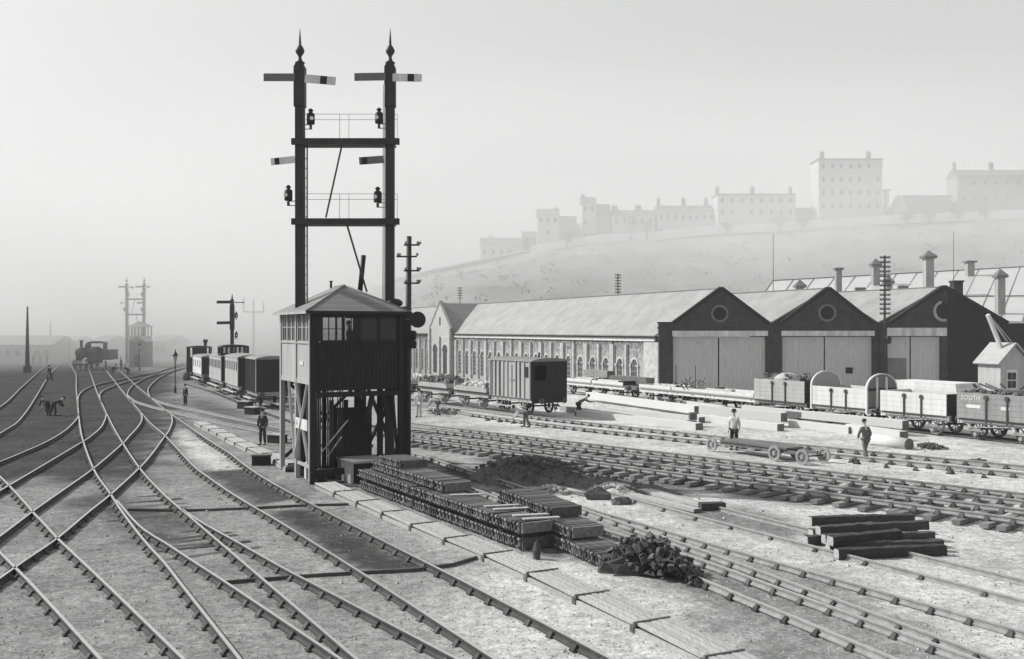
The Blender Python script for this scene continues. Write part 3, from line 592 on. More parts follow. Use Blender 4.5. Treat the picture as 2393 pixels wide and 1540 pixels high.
# ------------------------------------------------------------------ the gabled running shed
ZF = 98.6; DV = Vector((-.4448, 1, 0)); BASE = -2.2
f_ = lambda x, y, dy=0.0: At(x, y, ZF) + Vector((0, dy, 0))
def XZ(x, y): p = At(x, y, ZF); return (p.x, p.z)
shed = thing('engine_shed', 'long slate roofed engine shed with arched side wall and three dark brick gables', 'engine shed', (At(1540, 770, ZF).x, ZF, BASE))
def W_(name, m, mb, par=shed): return mb.build(name, m, par, True)
gab = [  # left pier, door left, door split, door right, right pier end, base left, peak, base right
    (1540, 1573, 1681, 1791, 1810, 1575, 1686, 1795), (1810, 1828, 1929, 2040, 2055, 1828, 1937, 2040), (2055, 2072, 2128, 2197, 2390, 2080, 2205, 2352)]
YT, YL0, YL1 = 755.5, 773, 786
zb = H - (BASE - 0) ; yb = CY + (H - BASE) / ZF * F
for gi, (pa, da, ds, db, pb, ga, gp, gb) in enumerate(gab):
    yo = .0 if gi < 2 else -.25
    w_ = MB()
    poly = [(pa, YT), (ga, YT), (gp, 674), (gb, YT), (pb, YT), (pb, YL0), (pa, YL0)]
    if gi == 2: poly = [(pa, YT), (ga, YT), (gp, 672), (2212, 677), (2212, YL0), (pa, YL0)]
    w_.prism([f_(x, y, yo) for x, y in poly], (0, .7, 0))
    w_.prism([f_(pa, YL0 + .05, yo), f_(da, YL0 + .05, yo), f_(da, yb, yo), f_(pa, yb, yo)], (0, .7, 0))
    w_.prism([f_(db, YL0 + .05, yo), f_(pb if gi < 2 else 2212, YL0 + .05, yo), f_(pb if gi < 2 else 2212, yb, yo), f_(db, yb, yo)], (0, .7, 0))
    W_('gable_wall', M['brick'], w_)
    cp = MB()
    for a, b in (((ga, YT), (gp, 674)), ((gp, 674), (gb, YT))):
        if gi == 2: a, b = ((ga, YT), (gp, 671)) if a[0] == ga else ((gp, 671), (2352, YT))
        p, q = f_(*a, yo + .3), f_(*b, yo + .3); u = (q - p).normalized(); nrm = Vector((-u.z, 0, u.x)); nrm = nrm if nrm.z > 0 else -nrm
        cp.prism([p + nrm * -.12 + Vector((0, -.42, 0)), q + nrm * -.12 + Vector((0, -.42, 0)), q + nrm * .22 + Vector((0, -.42, 0)), p + nrm * .22 + Vector((0, -.42, 0))], (0, .9, 0))
    W_('gable_coping', M['soot'], cp)
    pc = MB(); p = f_((pa + da) / 2, YT, yo); hw = (da - pa) / 2 / 23.3 + .08; pc.box(p.x - hw, p.x + hw, ZF + yo - .1, ZF + yo + .72, p.z - .55, p.z - .35); pc.box(p.x - hw - .03, p.x + hw + .03, ZF + yo - .15, ZF + yo + .74, p.z + .003, p.z + .14); W_('pier_cap', M['brick'], pc)
    rx, ry, rr = ((1682, 733, .66), (1933, 731, .68), (2203, 727, .8))[gi]
    c = f_(rx, ry, yo); rn = MB(); n = 24; r0, r1 = rr, rr * 1.32
    n0, n1 = (0, n) if gi < 2 else (7, 19)
    for i in range(n0, n1):
        t0, t1 = [2 * math.pi * j / n for j in (i, i + 1)]
        rn.prism([c + Vector((r * math.cos(t), -.05, r * math.sin(t))) for r, t in ((r0, t0), (r1, t0), (r1, t1), (r0, t1))], (0, .15, 0))
    W_('roundel_surround', M['greypaint'] if gi == 2 else M['timberend'], rn)
    dk = MB(); dk.cyl(c + Vector((0, -.03, 0)), c + Vector((0, .1, 0)), rr - .02, n=24, smooth=False)
    for j in range(6): z = c.z - rr * .75 + j * rr * .3; hwid = math.sqrt(max(.01, rr * rr - (z - c.z) ** 2)) * .93; dk.box(c.x - hwid, c.x + hwid, c.y - .07, c.y - .035, z, z + .06)
    W_('round_louvre', M['soot'], dk)
    ln = MB(); ln.prism([f_(da - 2, YL0 + (0 if gi < 2 else -7), yo - .12), f_(db + (3 if gi < 2 else 12), YL0 - (0 if gi < 2 else 7), yo - .12), f_(db + (3 if gi < 2 else 12), YL1 - 1, yo - .12), f_(da - 2, YL1 - 1, yo - .12)], (0, .6, 0)); W_('lintel', M['lintel'], ln)
    for a, b in ((da + .5, ds - 1.5), (ds + 1.5, db - .5)):
        d = MB(); p, q = f_(a, YL1 + 1, yo), f_(b, yb, yo); nb_ = int((q.x - p.x) / .28)
        for i in range(nb_):
            x0 = p.x + (q.x - p.x) * i / nb_; d.box(x0, x0 + (q.x - p.x) / nb_ - .012, ZF + yo + .32 + .01 * (i % 2), ZF + yo + .4, q.z, p.z)
        d.box(p.x, q.x, ZF + yo + .402, ZF + yo + .44, q.z, p.z)
        dd = W_('door', M['door'], d)
        if gi == 2 and a < ds - 10:
            wd = MB(); p, q = f_(2072, 837, yo), f_(2118, 872, yo); wd.box(p.x, q.x, ZF + yo + .24, ZF + yo + .31, q.z - 1.5, p.z); W_('wicket', M['houseroof'], wd, shed)
        if gi == 1 and a > ds:
            wd = MB(); p, q = f_(1979, 859, yo), f_(1995, 873, yo); wd.box(p.x, q.x, ZF + yo + .24, ZF + yo + .31, q.z, p.z); W_('door_hatch', M['soot'], wd, shed)
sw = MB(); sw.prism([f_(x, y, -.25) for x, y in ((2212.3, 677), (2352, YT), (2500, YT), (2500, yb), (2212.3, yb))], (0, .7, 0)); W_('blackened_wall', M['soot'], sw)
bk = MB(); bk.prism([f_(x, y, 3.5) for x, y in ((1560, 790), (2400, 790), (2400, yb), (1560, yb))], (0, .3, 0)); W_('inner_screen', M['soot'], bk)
# roofs pushed back along the skewed sheds
Lr = [195, 75, 75]
for gi, (ga, gp, gb, ye, yr) in enumerate(((1533, 1686, 1815, 787.5, 678.5), (1800, 1937, 2068, 760, 678), (2052, 2205, 2372, 760, 675))):
    r = MB(); V = DV * Lr[gi]; e0, pk, e1 = f_(ga, ye, .72), f_(gp, yr, .72), f_(gb, 762 if gi < 2 else 765, .72)
    th = Vector((0, 0, .16))
    r.add([e0, pk, e0 + V, pk + V, e0 + th, pk + th, e0 + V + th, pk + V + th], [(0, 1, 3, 2), (4, 6, 7, 5), (0, 4, 5, 1), (2, 3, 7, 6), (0, 2, 6, 4), (1, 5, 7, 3)])
    W_('roof_slope', M['slate'], r)
    r = MB(); r.add([e1, pk, e1 + V, pk + V, e1 + th, pk + th, e1 + V + th, pk + V + th], [(0, 1, 3, 2), (4, 6, 7, 5), (0, 4, 5, 1), (2, 3, 7, 6), (0, 2, 6, 4), (1, 5, 7, 3)]); W_('roof_slope', M['slate'], r)
    r = MB(); r.bar(pk + Vector((0, .3, .22)), pk + V + Vector((0, 0, .22)), .28, .12); W_('ridge_tile', M['houseroof'], r)
# long arched wall
sx = f_(1536.5, 770, .7); LW = 187 * DV.length; du = DV.normalized(); nn = Vector((-du.y, du.x, 0)) * 1.0       # nn points out to the left of the shed
ZE = 5.0
def wp(u, o, z): q = sx + du * u + nn * o; return Vector((q.x, q.y, z))
def wbox(m, u0, u1, o0, o1, z0, z1):
    vs = [wp(u, o_, z) for u in (u0, u1) for o_ in (o0, o1) for z in (z0, z1)]
    m.add(vs, [(0, 1, 3, 2), (4, 6, 7, 5), (0, 4, 5, 1), (2, 3, 7, 6), (0, 2, 6, 4), (1, 5, 7, 3)])
TR = [(58, 67.6), (176, 186)]                      # transepts along the wall
w_ = MB(); wbox(w_, 0, LW - 3, -.6, 0, BASE - .5, ZE); W_('arched_wall', M['shedwall'], w_)
g_ = MB(); wbox(g_, -.2, TR[0][0] - .3, -.1, .35, ZE - .16, ZE + .02); W_('gutter', M['soot'], g_)
g_ = MB(); wbox(g_, .1, TR[0][0] - .4, .002, .2, ZE - .5, ZE - .17); W_('eaves_board', M['white'], g_)
g_ = MB(); wbox(g_, TR[0][1] + .3, TR[1][0], -.1, .35, ZE - .16, ZE + .02); W_('gutter', M['soot'], g_)
pcn = MB(); wbox(pcn, -.7, 2.0, .02, .3, BASE, ZE - .6); W_('end_pier', M['stone'], pcn)
def arch(m, u, z0, zs, hw, o0, o1, n=8):           # filled arched panel
    pts = [(-hw, z0), (hw, z0)] + [(hw * math.cos(math.pi * i / n), zs + hw * 1.1 * math.sin(math.pi * i / n)) for i in range(n + 1)]
    a = [wp(u + p, o0, z) for p, z in pts]; m.prism(a, nn * (o1 - o0))
def ring(m, u, zs, hw, t, o0, o1, n=8):
    for i in range(n):
        q = []
        for r, j in ((hw, i), (hw + t, i), (hw + t, i + 1), (hw, i + 1)):
            an = math.pi * j / n; q.append(wp(u + r * math.cos(an), o0, zs + r * 1.1 * math.sin(an)))
        m.prism(q, nn * (o1 - o0))
def bay(u, wdt=1.0, hi=1.9, z0=-.9):
    r = MB(); ring(r, u, hi, wdt, .2, .003, .09); wbox(r, u - wdt - .2, u - wdt, .003, .12, z0, hi); wbox(r, u + wdt, u + wdt + .2, .003, .12, z0, hi)
    wbox(r, u - wdt - .28, u - wdt + .05, .13, .2, hi - .12, hi + .12); wbox(r, u + wdt - .05, u + wdt + .28, .13, .2, hi - .12, hi + .12)
    f = W_('window', M['stone'], r); g = MB(); arch(g, u, z0, hi, wdt - .002, .005, .03); W_('pane', M['winglass'], g, f)
    b = MB()
    for i in (-1, 0, 1): wbox(b, u + i * wdt * .5 - .03, u + i * wdt * .5 + .03, .034, .06, z0, hi + wdt * (.95 if i == 0 else .8))
    for j in range(5): z = z0 + (hi - z0) * (j + 1) / 5; wbox(b, u - wdt + .01, u + wdt - .01, .036, .055, z - .03, z + .03)
    W_('glazing_bar', M['greypaint'], b, f)
u = 4.2; k = 0
while u < 172:
    ins = [t for t in TR if t[0] - 1.2 < u < t[1] + 1.2]
    if ins: u = ins[0][1] + 2.2; continue
    bay(u, .62)
    if u < 110:
        for du_ in ((1.3, 1.7) if k % 2 else (1.5,)):
            p_ = MB(); wbox(p_, u + du_ - .16, u + du_ + .16, .003, .28, BASE, ZE - .9); W_('pilaster', M['stone'], p_)
        if k % 3 == 1:
            dp = MB(); a = wp(u + 1.5, .12, BASE); dp.cyl(a, (a.x, a.y, ZE - .2), .07, n=6); W_('downpipe', M['iron'], dp)
    u += 3.0 if u < 110 else 5.5; k += 1
for (a, b) in TR:                                   # cross gables on the long wall
    mid = (a + b) / 2; zk = 9.75; w_ = MB()
    w_.prism([wp(a, .55, BASE), wp(b, .55, BASE), wp(b, .55, ZE + .7), wp(mid, .55, zk), wp(a, .55, ZE + .7)], nn * -1.4); W_('cross_gable', M['stone'], w_)
    cp = MB(); cp.bar(wp(a - .3, .4, ZE + .65), wp(mid, .4, zk + .2), .9, .25, nn); cp.bar(wp(b + .3, .4, ZE + .65), wp(mid, .4, zk + .2), .9, .25, nn); W_('gable_coping', M['houseroof'], cp)
    r = MB(); V = -nn * 8.2; e0, e1, pk = wp(a - .25, .3, ZE + .35), wp(b + .25, .3, ZE + .35), wp(mid, .3, zk)
    for e in (e0, e1): r.add([e, pk, pk + V, e + V, e + Vector((0, 0, .15)), pk + Vector((0, 0, .15)), pk + V + Vector((0, 0, .15)), e + V + Vector((0, 0, .15))], [(0, 1, 2, 3), (4, 7, 6, 5), (0, 4, 5, 1), (1, 5, 6, 2), (2, 6, 7, 3), (3, 7, 4, 0)])
    W_('cross_roof', M['slate2'], r)
    for uu in (a + 2.5, b - 2.5):
        g = MB(); arch(g, uu, -1.2, 2.2, .85, .555, .58); ring(g, uu, 2.2, .85, .2, .56, .62); W_('tall_arched_window', M['winglass'], g)
    g = MB(); c = wp(mid, .552, 7.1); arch(g, mid, 6.4, 7.4, .28, .555, .6); W_('gable_slit', M['winglass'], g)
    for uu in (a + .1, b - .1, mid):
        p_ = MB(); wbox(p_, uu - .35, uu + .35, .56, .85, BASE, ZE + (.9 if uu != mid else -.4)); W_('pilaster', M['stone'], p_)

# ------------------------------------------------------------------ big roof behind the gables
rear = thing('rear_workshop', 'pale glazed workshop roof with tall ventilators behind the gabled shed', 'workshop', (At(2100, 770, 140).x, 140, BASE))
e = [At(1720, 716, 126), At(2480, 762, 112), At(2480, 622, 160), At(1806, 656, 160)]
e[3].z = 13.6; e[2].z = 16.2; e[3].x = At(1806, 656, 160).x
e[0] = Vector((At(1752, 700, 132).x, 132, 7.9)); e[1] = Vector((48 + 16, 118, 6.6))
r = MB(); r.add(e + [p - Vector((0, 0, .3)) for p in e], [(0, 1, 2, 3), (7, 6, 5, 4), (0, 4, 5, 1), (1, 5, 6, 2), (2, 6, 7, 3), (3, 7, 4, 0)]); rs = r.build('main_slope', M['glassroof'], rear, True)
hp = Vector((e[3].x - 9, 160, 8.4)); r = MB(); r.add([e[3] + Vector((0, 0, .02)), e[0], hp], [(0, 1, 2)]); r.build('hip_end', M['slate2'], rear, True)
for i in range(15):
    t = i / 14; a = e[0].lerp(e[1], t) + Vector((0, 0, .06)); b = e[3].lerp(e[2], t) + Vector((0, 0, .06)); m = MB(); m.bar(a, b, .09, .08); m.build('roof_rib', M['houseroof'], rear, True)
m = MB(); m.bar(e[3] + Vector((0, 0, .06)), e[2] + Vector((0, 0, .06)), .25, .14); m.build('ridge', M['houseroof'], rear, True)
m = MB(); m.bar(e[0].lerp(e[3], .38) + Vector((0, 0, .1)), e[1].lerp(e[2], .38) + Vector((0, 0, .1)), .2, .12); m.build('roof_purlin', M['houseroof'], rear, True)
m = MB(); a, b, c_, d_ = e[0] - Vector((0, 0, .4)), e[1] - Vector((0, 0, .4)), e[2] - Vector((0, 0, .4)), e[3] - Vector((0, 0, .4))
m.add([a, b, (b.x, b.y, BASE), (a.x, a.y, BASE), c_, d_, (c_.x, c_.y, BASE), (d_.x, d_.y, BASE)], [(0, 1, 2, 3), (4, 5, 7, 6), (1, 4, 6, 2), (0, 3, 7, 5)]); m.build('workshop_wall', M['brick'], rear, True)
def roofz(X, Y): 
    t = (Y - 125) / 35; return 7.2 + t * 6.1
for x, y0, y1, w_, Zc, cap, lab in ((1959, 622, 671, 13, 141, 0, 0), (2046, 614, 641, 15, 150, 1, 0), (2169.5, 596, 664, 19, 139, 1, 0), (2266, 606, 628, 16, 154, 0, 0), (2337, 640, 718, 17, 124, 1, 0), (1869, 664, 680, 16, 140, 1, 0), (2076, 655, 676, 14, 137, 1, 0)):
    k = F / Zc; hw = w_ / 2 / k; p, q = At(x, y0, Zc), At(x, y1 + 6, Zc); q.z -= 4; m = MB(); m.box(p.x - hw, p.x + hw, Zc - hw, Zc + hw, q.z, p.z - .5); v = m.build('roof_ventilator', M['greypaint'] if lab == 0 else M['brick'], rear, True)
    c = MB(); c.box(p.x - hw * 1.55, p.x + hw * 1.55, Zc - hw * 1.55, Zc + hw * 1.55, p.z - .5, p.z - .25)
    if cap: c.add([(p.x - hw * 1.7, Zc - hw * 1.7, p.z - .24), (p.x + hw * 1.7, Zc - hw * 1.7, p.z - .24), (p.x + hw * 1.7, Zc + hw * 1.7, p.z - .24), (p.x - hw * 1.7, Zc + hw * 1.7, p.z - .24), (p.x, Zc, p.z + .7)], [(0, 1, 4), (1, 2, 4), (2, 3, 4), (3, 0, 4), (3, 2, 1, 0)])
    c.build('ventilator_cap', M['houseroof'], v, True)
for x, y in ((2010, 676), (2110, 672)): p = At(x, y, 134); m = MB(); m.box(p.x - .7, p.x + .7, p.y - .2, p.y + .2, p.z - .2, p.z + .25); m.build('roof_hatch', M['houseroof'], rear, True)
ch = MB(); p, q = At(2236, 660, 104), At(2236, 712, 104); ch.box(p.x - .48, p.x + .48, 103.6, 104.6, q.z, p.z); ch.box(p.x - .56, p.x + .56, 103.5, 104.7, p.z + .003, p.z + .2); W_('chimney_stack', M['brick'], ch)

# ------------------------------------------------------------------ houses along the hill road
def facing(x0, x1, yt, yb, Zh, label, roof='slate', nwx=4, nwz=2, ch=(), deep=9, side=None, cat='house', chh=16, wtone='house', par=False):
    k = F / Zh; a, b = At(x0, yb, Zh), At(x1, yb, Zh); zt = At(0, yt, Zh).z; t = thing('terrace_house' if nwx > 4 else 'hill_house', label, cat, ((a.x + b.x) / 2, Zh, a.z - 2)); hw = (b.x - a.x) / 2; h = zt - a.z + 2
    MB().box(-hw, hw, 0, deep, -2, h).build('wall', M[wtone], t)
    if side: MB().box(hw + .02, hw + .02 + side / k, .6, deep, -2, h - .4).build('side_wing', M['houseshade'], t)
    if par: m = MB(); m.box(-hw - .3, hw + .3, -.35, deep + .3, h + .003, h + .5); r = m.build('cornice', M['houseroof'], t)
    else:
        m = MB(); m.prism([(-hw - .3, -.4, h + .003), (-hw - .3, deep + .4, h + .003), (-hw - .3, deep / 2, h + 2.6)], (2 * hw + .6, 0, 0)); r = m.build('roof', M['houseroof'], t)
    for cx, cw in ch:
        X = (cx - CX) / k - t.location.x; m = MB(); m.box(X - cw / 2 / k, X + cw / 2 / k, deep / 2 - .6, deep / 2 + .6, h, h + chh / k + 2.0); c = m.build('chimney', M['houseshade'], r)
        m = MB(); [m.cyl((X + d, deep / 2, h + chh / k + 2.0), (X + d, deep / 2, h + chh / k + 2.7), .14, n=6) for d in (-.35, .35)]; m.build('chimney_pot', M['houseroof'], c)
    fl = (h - 1) / nwz
    rw = random.Random(int(x0))
    for i in range(nwx):
        for j in range(nwz):
            if rw.random() < .12: continue
            X = -hw + 2 * hw * (i + .5) / nwx; z = 1.2 + fl * (j + .3) - (.4 if j == 0 else 0); m = MB(); m.box(X - .5, X + .5, -.06, -.002, z, z + min(1.7, fl * .55)); wn = m.build('window', M['winglass'], t)
            m = MB(); m.box(X - .65, X + .65, -.16, -.01, z - .2, z - .01); m.build('sill', M['white'], wn)
    return t
facing(1123, 1221, 570, 596, 345, 'low villa with dark windows at the left end of the hill road', nwx=5, nwz=1, ch=((1146, 10),), chh=6)
facing(1256, 1306, 502, 578, 340, 'tall narrow house with a darker wing beside the low villa', nwx=3, nwz=3, side=42, ch=((1300, 9),), chh=6)
facing(1360, 1392, 474, 558, 345, 'slim three storey house with chimney beside the narrow house', nwx=2, nwz=3, ch=((1364, 10),), chh=8, side=34)
facing(1430, 1530, 505, 554, 345, 'pair of villas with two stout chimneys left of the long terrace', nwx=5, nwz=2, ch=((1439, 14), (1495, 14)), chh=14)
facing(1537, 1672, 494, 546, 345, 'long two storey terrace with tall end chimney', nwx=8, nwz=2, ch=((1543, 8), (1602, 9), (1655, 8)), chh=20)
facing(1677, 1859, 456, 532, 340, 'broad three storey terrace with dark cornice and rows of windows', nwx=8, nwz=3, par=True, ch=((1682, 8), (1765, 10), (1855, 8)), chh=8)
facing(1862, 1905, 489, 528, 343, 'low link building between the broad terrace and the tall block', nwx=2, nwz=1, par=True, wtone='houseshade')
facing(1913, 2062, 374, 522, 335, 'tallest block on the hill, five storeys under a flat cornice', nwx=7, nwz=5, par=True, ch=((1930, 10), (2040, 10)), chh=10)
facing(2070, 2078, 446, 522, 335, 'single slender chimney stack right of the tallest block', nwx=1, nwz=1, par=True, deep=2, cat='chimney stack')
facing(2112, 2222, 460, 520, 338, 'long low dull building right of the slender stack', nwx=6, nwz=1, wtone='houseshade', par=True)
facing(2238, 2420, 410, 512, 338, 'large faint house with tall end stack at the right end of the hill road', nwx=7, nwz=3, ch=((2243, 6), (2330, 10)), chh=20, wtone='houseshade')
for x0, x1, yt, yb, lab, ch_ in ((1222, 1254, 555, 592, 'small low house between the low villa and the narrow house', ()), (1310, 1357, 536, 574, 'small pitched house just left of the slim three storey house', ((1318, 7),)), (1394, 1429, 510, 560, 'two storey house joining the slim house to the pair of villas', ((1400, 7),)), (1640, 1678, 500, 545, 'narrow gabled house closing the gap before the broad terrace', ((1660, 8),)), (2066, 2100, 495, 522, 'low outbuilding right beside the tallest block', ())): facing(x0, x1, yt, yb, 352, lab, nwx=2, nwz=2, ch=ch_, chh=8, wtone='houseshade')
t = thing('tent_roofed_house', 'small steep gabled house on the hill between stack and low building', 'house', At(2106, 516, 336)); MB().prism([(-2.5, 0, -2), (2.5, 0, -2), (2.5, 0, 3.2), (0, 0, 9), (-2.5, 0, 3.2)], (0, 8, 0)).build('wall', M['house'], t); MB().box(-.5, .5, -.08, -.01, 1, 3).build('window', M['winglass'], t)
def htree(x, yt, yb, label, bushy=1.0, Zt=326):
    k = F / Zt; p = At(x, yb, Zt); t = thing('roadside_tree', label, 'tree', p - Vector((0, 0, 1))); h = (yb - yt) / k + 1; m = MB(); m.cyl((0, 0, 0), (0, 0, h * .6), .2, .1, 6)
    rs_ = random.Random(int(x)); ends = []
    for i in range(9):
        a = rs_.uniform(0, 6.3); z = h * rs_.uniform(.35, .6); q = Vector((math.cos(a) * h * .22 * bushy, math.sin(a) * h * .22 * bushy, z + h * rs_.uniform(.15, .33))); m.cyl((0, 0, z), q, .07, .03, 5); ends.append(q)
    m.build('trunk', M['bark'], t); c = MB()
    for q in ends + [Vector((0, 0, h * .85))]:
        for _ in range(34):
            v = q + Vector([rs_.gauss(0, .11 * h * bushy) for _ in range(3)]); d = Vector([rs_.uniform(-1, 1) for _ in range(3)]).normalized() * .3; e_ = d.cross(Vector([rs_.uniform(-1, 1) for _ in range(3)])) * .8
            c.add([v - d, v + d, v + e_], [(0, 1, 2)])
    c.build('crown', M['leaf'], t)
for i, (x, yt, yb) in enumerate(((1474, 508, 556), (1512, 514, 554), (1822, 496, 540), (1875, 510, 534), (2170, 486, 522), (2240, 484, 517), (2303, 478, 515), (2120, 497, 524), (1325, 545, 578), (1700, 515, 545))):
    htree(x, yt, yb, ('bare tree in front of the %s' % ('pair of villas', 'right hand villa and its neighbour', 'broad terrace near its right end', 'low link building', 'low dull building, middle', 'large faint house, left corner', 'large faint house, window side', 'steep gabled house', 'narrow house wing', 'broad terrace near its left end')[i]), 1.1)
for i in range(16):
    x = 1300 + i * 62; p = At(x, crest(x) - 1, HZ * 1.004); m = MB(); m.cyl(p - Vector((0, 0, 1)), p + Vector((0, 0, 2.6)), .09, .05, 5); tag(m.build('fence_post', M['postwood']), 'thin post in the row along the hill road wall', 'post', 'thin posts along the hill road')
# ------------------------------------------------------------------ rolling stock
def wheel_mesh(r=.47, spokes=8):
    m = MB(); m.lathe([(r - .09, -.06), (r + .03, -.06), (r + .03, -.035), (r, -.03), (r, .06), (r - .09, .06), (r - .09, -.06)], (0, 0, 0), 20, 'X', False, False); m.cyl((-.08, 0, 0), (.08, 0, 0), .09, n=10)
    for i in range(spokes): a = 2 * math.pi * i / spokes; m.bar((0, .07 * math.cos(a), .07 * math.sin(a)), (0, (r - .07) * math.cos(a), (r - .07) * math.sin(a)), .035, .05, (1, 0, 0))
    return m
WHEEL = proto(wheel_mesh(), 'wheel', M['iron']); PALEWHEEL = proto(wheel_mesh(), 'wheel', M['greypaint']); SMALLWHEEL = proto(wheel_mesh(.3, 6), 'wheel', M['greypaint'])
g = MB(); g.bar((.01, -.4, 0), (.01, -.09, -.42), .03, .07, (1, 0, 0)); g.bar((.01, .4, 0), (.01, .09, -.42), .03, .07, (1, 0, 0)); g.box(0, .03, -.1, -.06, -.72, -.4); g.box(0, .03, .06, .1, -.72, -.4); g.box(-.1, .04, -.09, .09, -.6, -.44)
for j in range(3): g.box(-.09, .0, -.48 + .08 * j, .48 - .08 * j, -.38 + .05 * j, -.335 + .05 * j)
GUARD = proto(g, 'axle_guard', M['greypaint'])
def frame(t, L, W, mf, wh=None, zf=1.0, buff=True, guard=True, wx=.74):
    m = MB(); m.box(-W / 2 + .12, -W / 2 + .22, 0, L, zf - .26, zf); m.build('sole_bar', mf, t); m = MB(); m.box(W / 2 - .22, W / 2 - .12, 0, L, zf - .26, zf); m.build('sole_bar', mf, t)
    for y in (-.06, L - .04): m = MB(); m.box(-W / 2 + .1, W / 2 - .1, y, y + .1, zf - .28, zf + .01); m.build('headstock', mf, t)
    for y in (L * .22, L * .78):
        for s in (-1, 1):
            child(wh or WHEEL, t, (s * wx, y, .47))
            if guard: child(GUARD, t, (s * (W / 2 - .16), y, zf - .24), (0, 0, 0 if s < 0 else math.pi))
        m = MB(); m.cyl((-wx, y, .47), (wx, y, .47), .06, n=6); m.build('axle', M['iron'], t)
    if buff:
        for y, s in ((-.06, -1), (L + .06, 1)):
            for x in (-.86, .86): m = MB(); m.cyl((x, y, zf - .12), (x, y + s * .38, zf - .12), .07, n=8); m.cyl((x, y + s * .38, zf - .12), (x, y + s * .43, zf - .12), .19, n=12); m.build('buffer', M['iron'], t)
def on_line(x, yrail, dirx, off=0):
    return G(x, yrail)
def rot_of(dx): return math.atan2(-dx, 1) * -1 if False else math.atan(-dx) * -1 if False else math.atan2(-dx, 1)
def planked(m, x, y0, y1, z0, z1, n, th=.05, face=-1):
    for i in range(n):
        a = z0 + (z1 - z0) * i / n; m.box(x, x + th, y0, y1, a, a + (z1 - z0) / n - .012)
    m.box(x + th * .25, x + th * .75, y0 + .02, y1 - .02, z0, z1 - .03)
def heap(t, x0, x1, y0, y1, z, hgt, mm, name='load', n=120, r=.12):
    m = MB(); nx_, ny_ = 8, 14; vs = []
    for j in range(ny_ + 1):
        for i in range(nx_ + 1):
            a, b = i / nx_, j / ny_; e = min(a, 1 - a, b, 1 - b) * 5; vs.append((x0 + (x1 - x0) * a, y0 + (y1 - y0) * b, z + hgt * min(1, e) * (.5 + .8 * random.random())))
    m.add(vs, [(j * (nx_ + 1) + i, j * (nx_ + 1) + i + 1, (j + 1) * (nx_ + 1) + i + 1, (j + 1) * (nx_ + 1) + i) for j in range(ny_) for i in range(nx_)])
    for _ in range(n): q = random.uniform(.5, 1.3) * r; m.blob((random.uniform(x0 + .1, x1 - .1), random.uniform(y0 + .1, y1 - .1), z + hgt * random.uniform(.4, 1.1)), q, q * 1.2, q * .8, 5, 3, .3, False)
    return m.build(name, mm, t)
def open_wagon(label, loc, rz, L, Hs, planks, mside, mfr, arch=None, load=None, text=None, W=2.35, wh=None, hgt=.35, door=True):
    t = thing('open_wagon', label, 'wagon', loc, rz); frame(t, L, W, mfr, wh); zf = 1.02; z1 = zf + Hs
    m = MB(); m.box(-W / 2, W / 2, 0, L, zf, zf + .06); m.build('floor', M['darkwood'], t)
    m = MB(); planked(m, -W / 2 - .02, 0, L, zf, z1, planks); m.build('side', mside, t); m = MB(); planked(m, W / 2 - .03, 0, L, zf, z1, planks); m.build('side', mside, t)
    for y, fy in ((0.02, 1), (L - .07, -1)):
        m = MB(); m.box(-W / 2 + .04, W / 2 - .04, y, y + .05, zf + .07, z1)
        if arch:
            pts = [(W / 2 * math.cos(math.pi * i / 16), y, z1 + arch * math.sin(math.pi * i / 16)) for i in range(17)]; m.prism(pts, (0, .05, 0)); 
        e = m.build('end', (M['houseroof'] if fy > 0 else M['plank']) if arch else (M['darkwood'] if fy > 0 else mside), t)  # near end darker than the far one: its shade is put into the colour
        if arch:
            rr = MB()
            for i in range(16):
                q = [(r_ * math.cos(math.pi * j / 16) * (W / 2 + .02), y - .03, z1 + r_ * (arch + .02) * math.sin(math.pi * j / 16)) for r_, j in ((.95, i), (1.03, i), (1.03, i + 1), (.95, i + 1))]; rr.prism(q, (0, .11, 0))
            rr.build('end_hoop', M['white'] if mside == M['white'] else M['greypaint'], t)
            for s in (-1, 1): q = MB(); q.box(s * W / 2 - .05, s * W / 2 + .05, y - .04, y + .09, zf - .3, z1); q.build('corner_post', mside, t)
            for x in (-.45, 0.3): q = MB(); q.box(x - .06, x + .06, y - .09 if fy > 0 else y + .06, y - .002 if fy > 0 else y + .14, zf, z1 + arch * .8); q.build('end_stanchion', mside, t)
            q = MB(); q.box(-W / 2 + .05, W / 2 - .05, y - .06 if fy > 0 else y + .06, y - .002 if fy > 0 else y + .1, z1 - .12, z1 + .02); q.build('end_rail', M['darkwood'], t)
    if door:
        for y in (L * .36, L * .62):
            m = MB(); m.box(-W / 2 - .075, -W / 2 - .021, y - .04, y + .04, zf - .2, z1 - .1); m.build('door_strap', M['iron'], t)
            m = MB(); m.box(-W / 2 - .1, -W / 2 - .03, y - .09, y + .09, z1 - .3, z1 - .12); m.build('door_catch', M['iron'], t)
        m = MB(); m.box(-W / 2 - .06, -W / 2 - .021, .1, L - .1, zf - .1, zf - .03); m.build('curb_rail', M['iron'], t)
    if load: heap(t, -W / 2 + .06, W / 2 - .06, .1, L - .1, z1 - .2, hgt, M[load])
    m = MB(); m.bar((-W / 2 + .05, L * .22 + .3, .75), (-W / 2 + .05, L * .9, .55), .05, .06); m.build('brake_lever', M['greypaint'], t)
    return t, zf, z1
WR = math.atan(.52); VR = math.atan(.6285)
def WL(x, off=0):                                  # near left corner of a vehicle on the wagon line seen at sheet column x
    d = (49.2 + off) / ((x - CX) / F + .52); return Vector((49.2 + off - .52 * d, d, .2))
LOFF = -.25
def wag(xn): p = WL(xn, LOFF); q = Vector((math.cos(WR), math.sin(WR), 0)); return p + q * 1.17
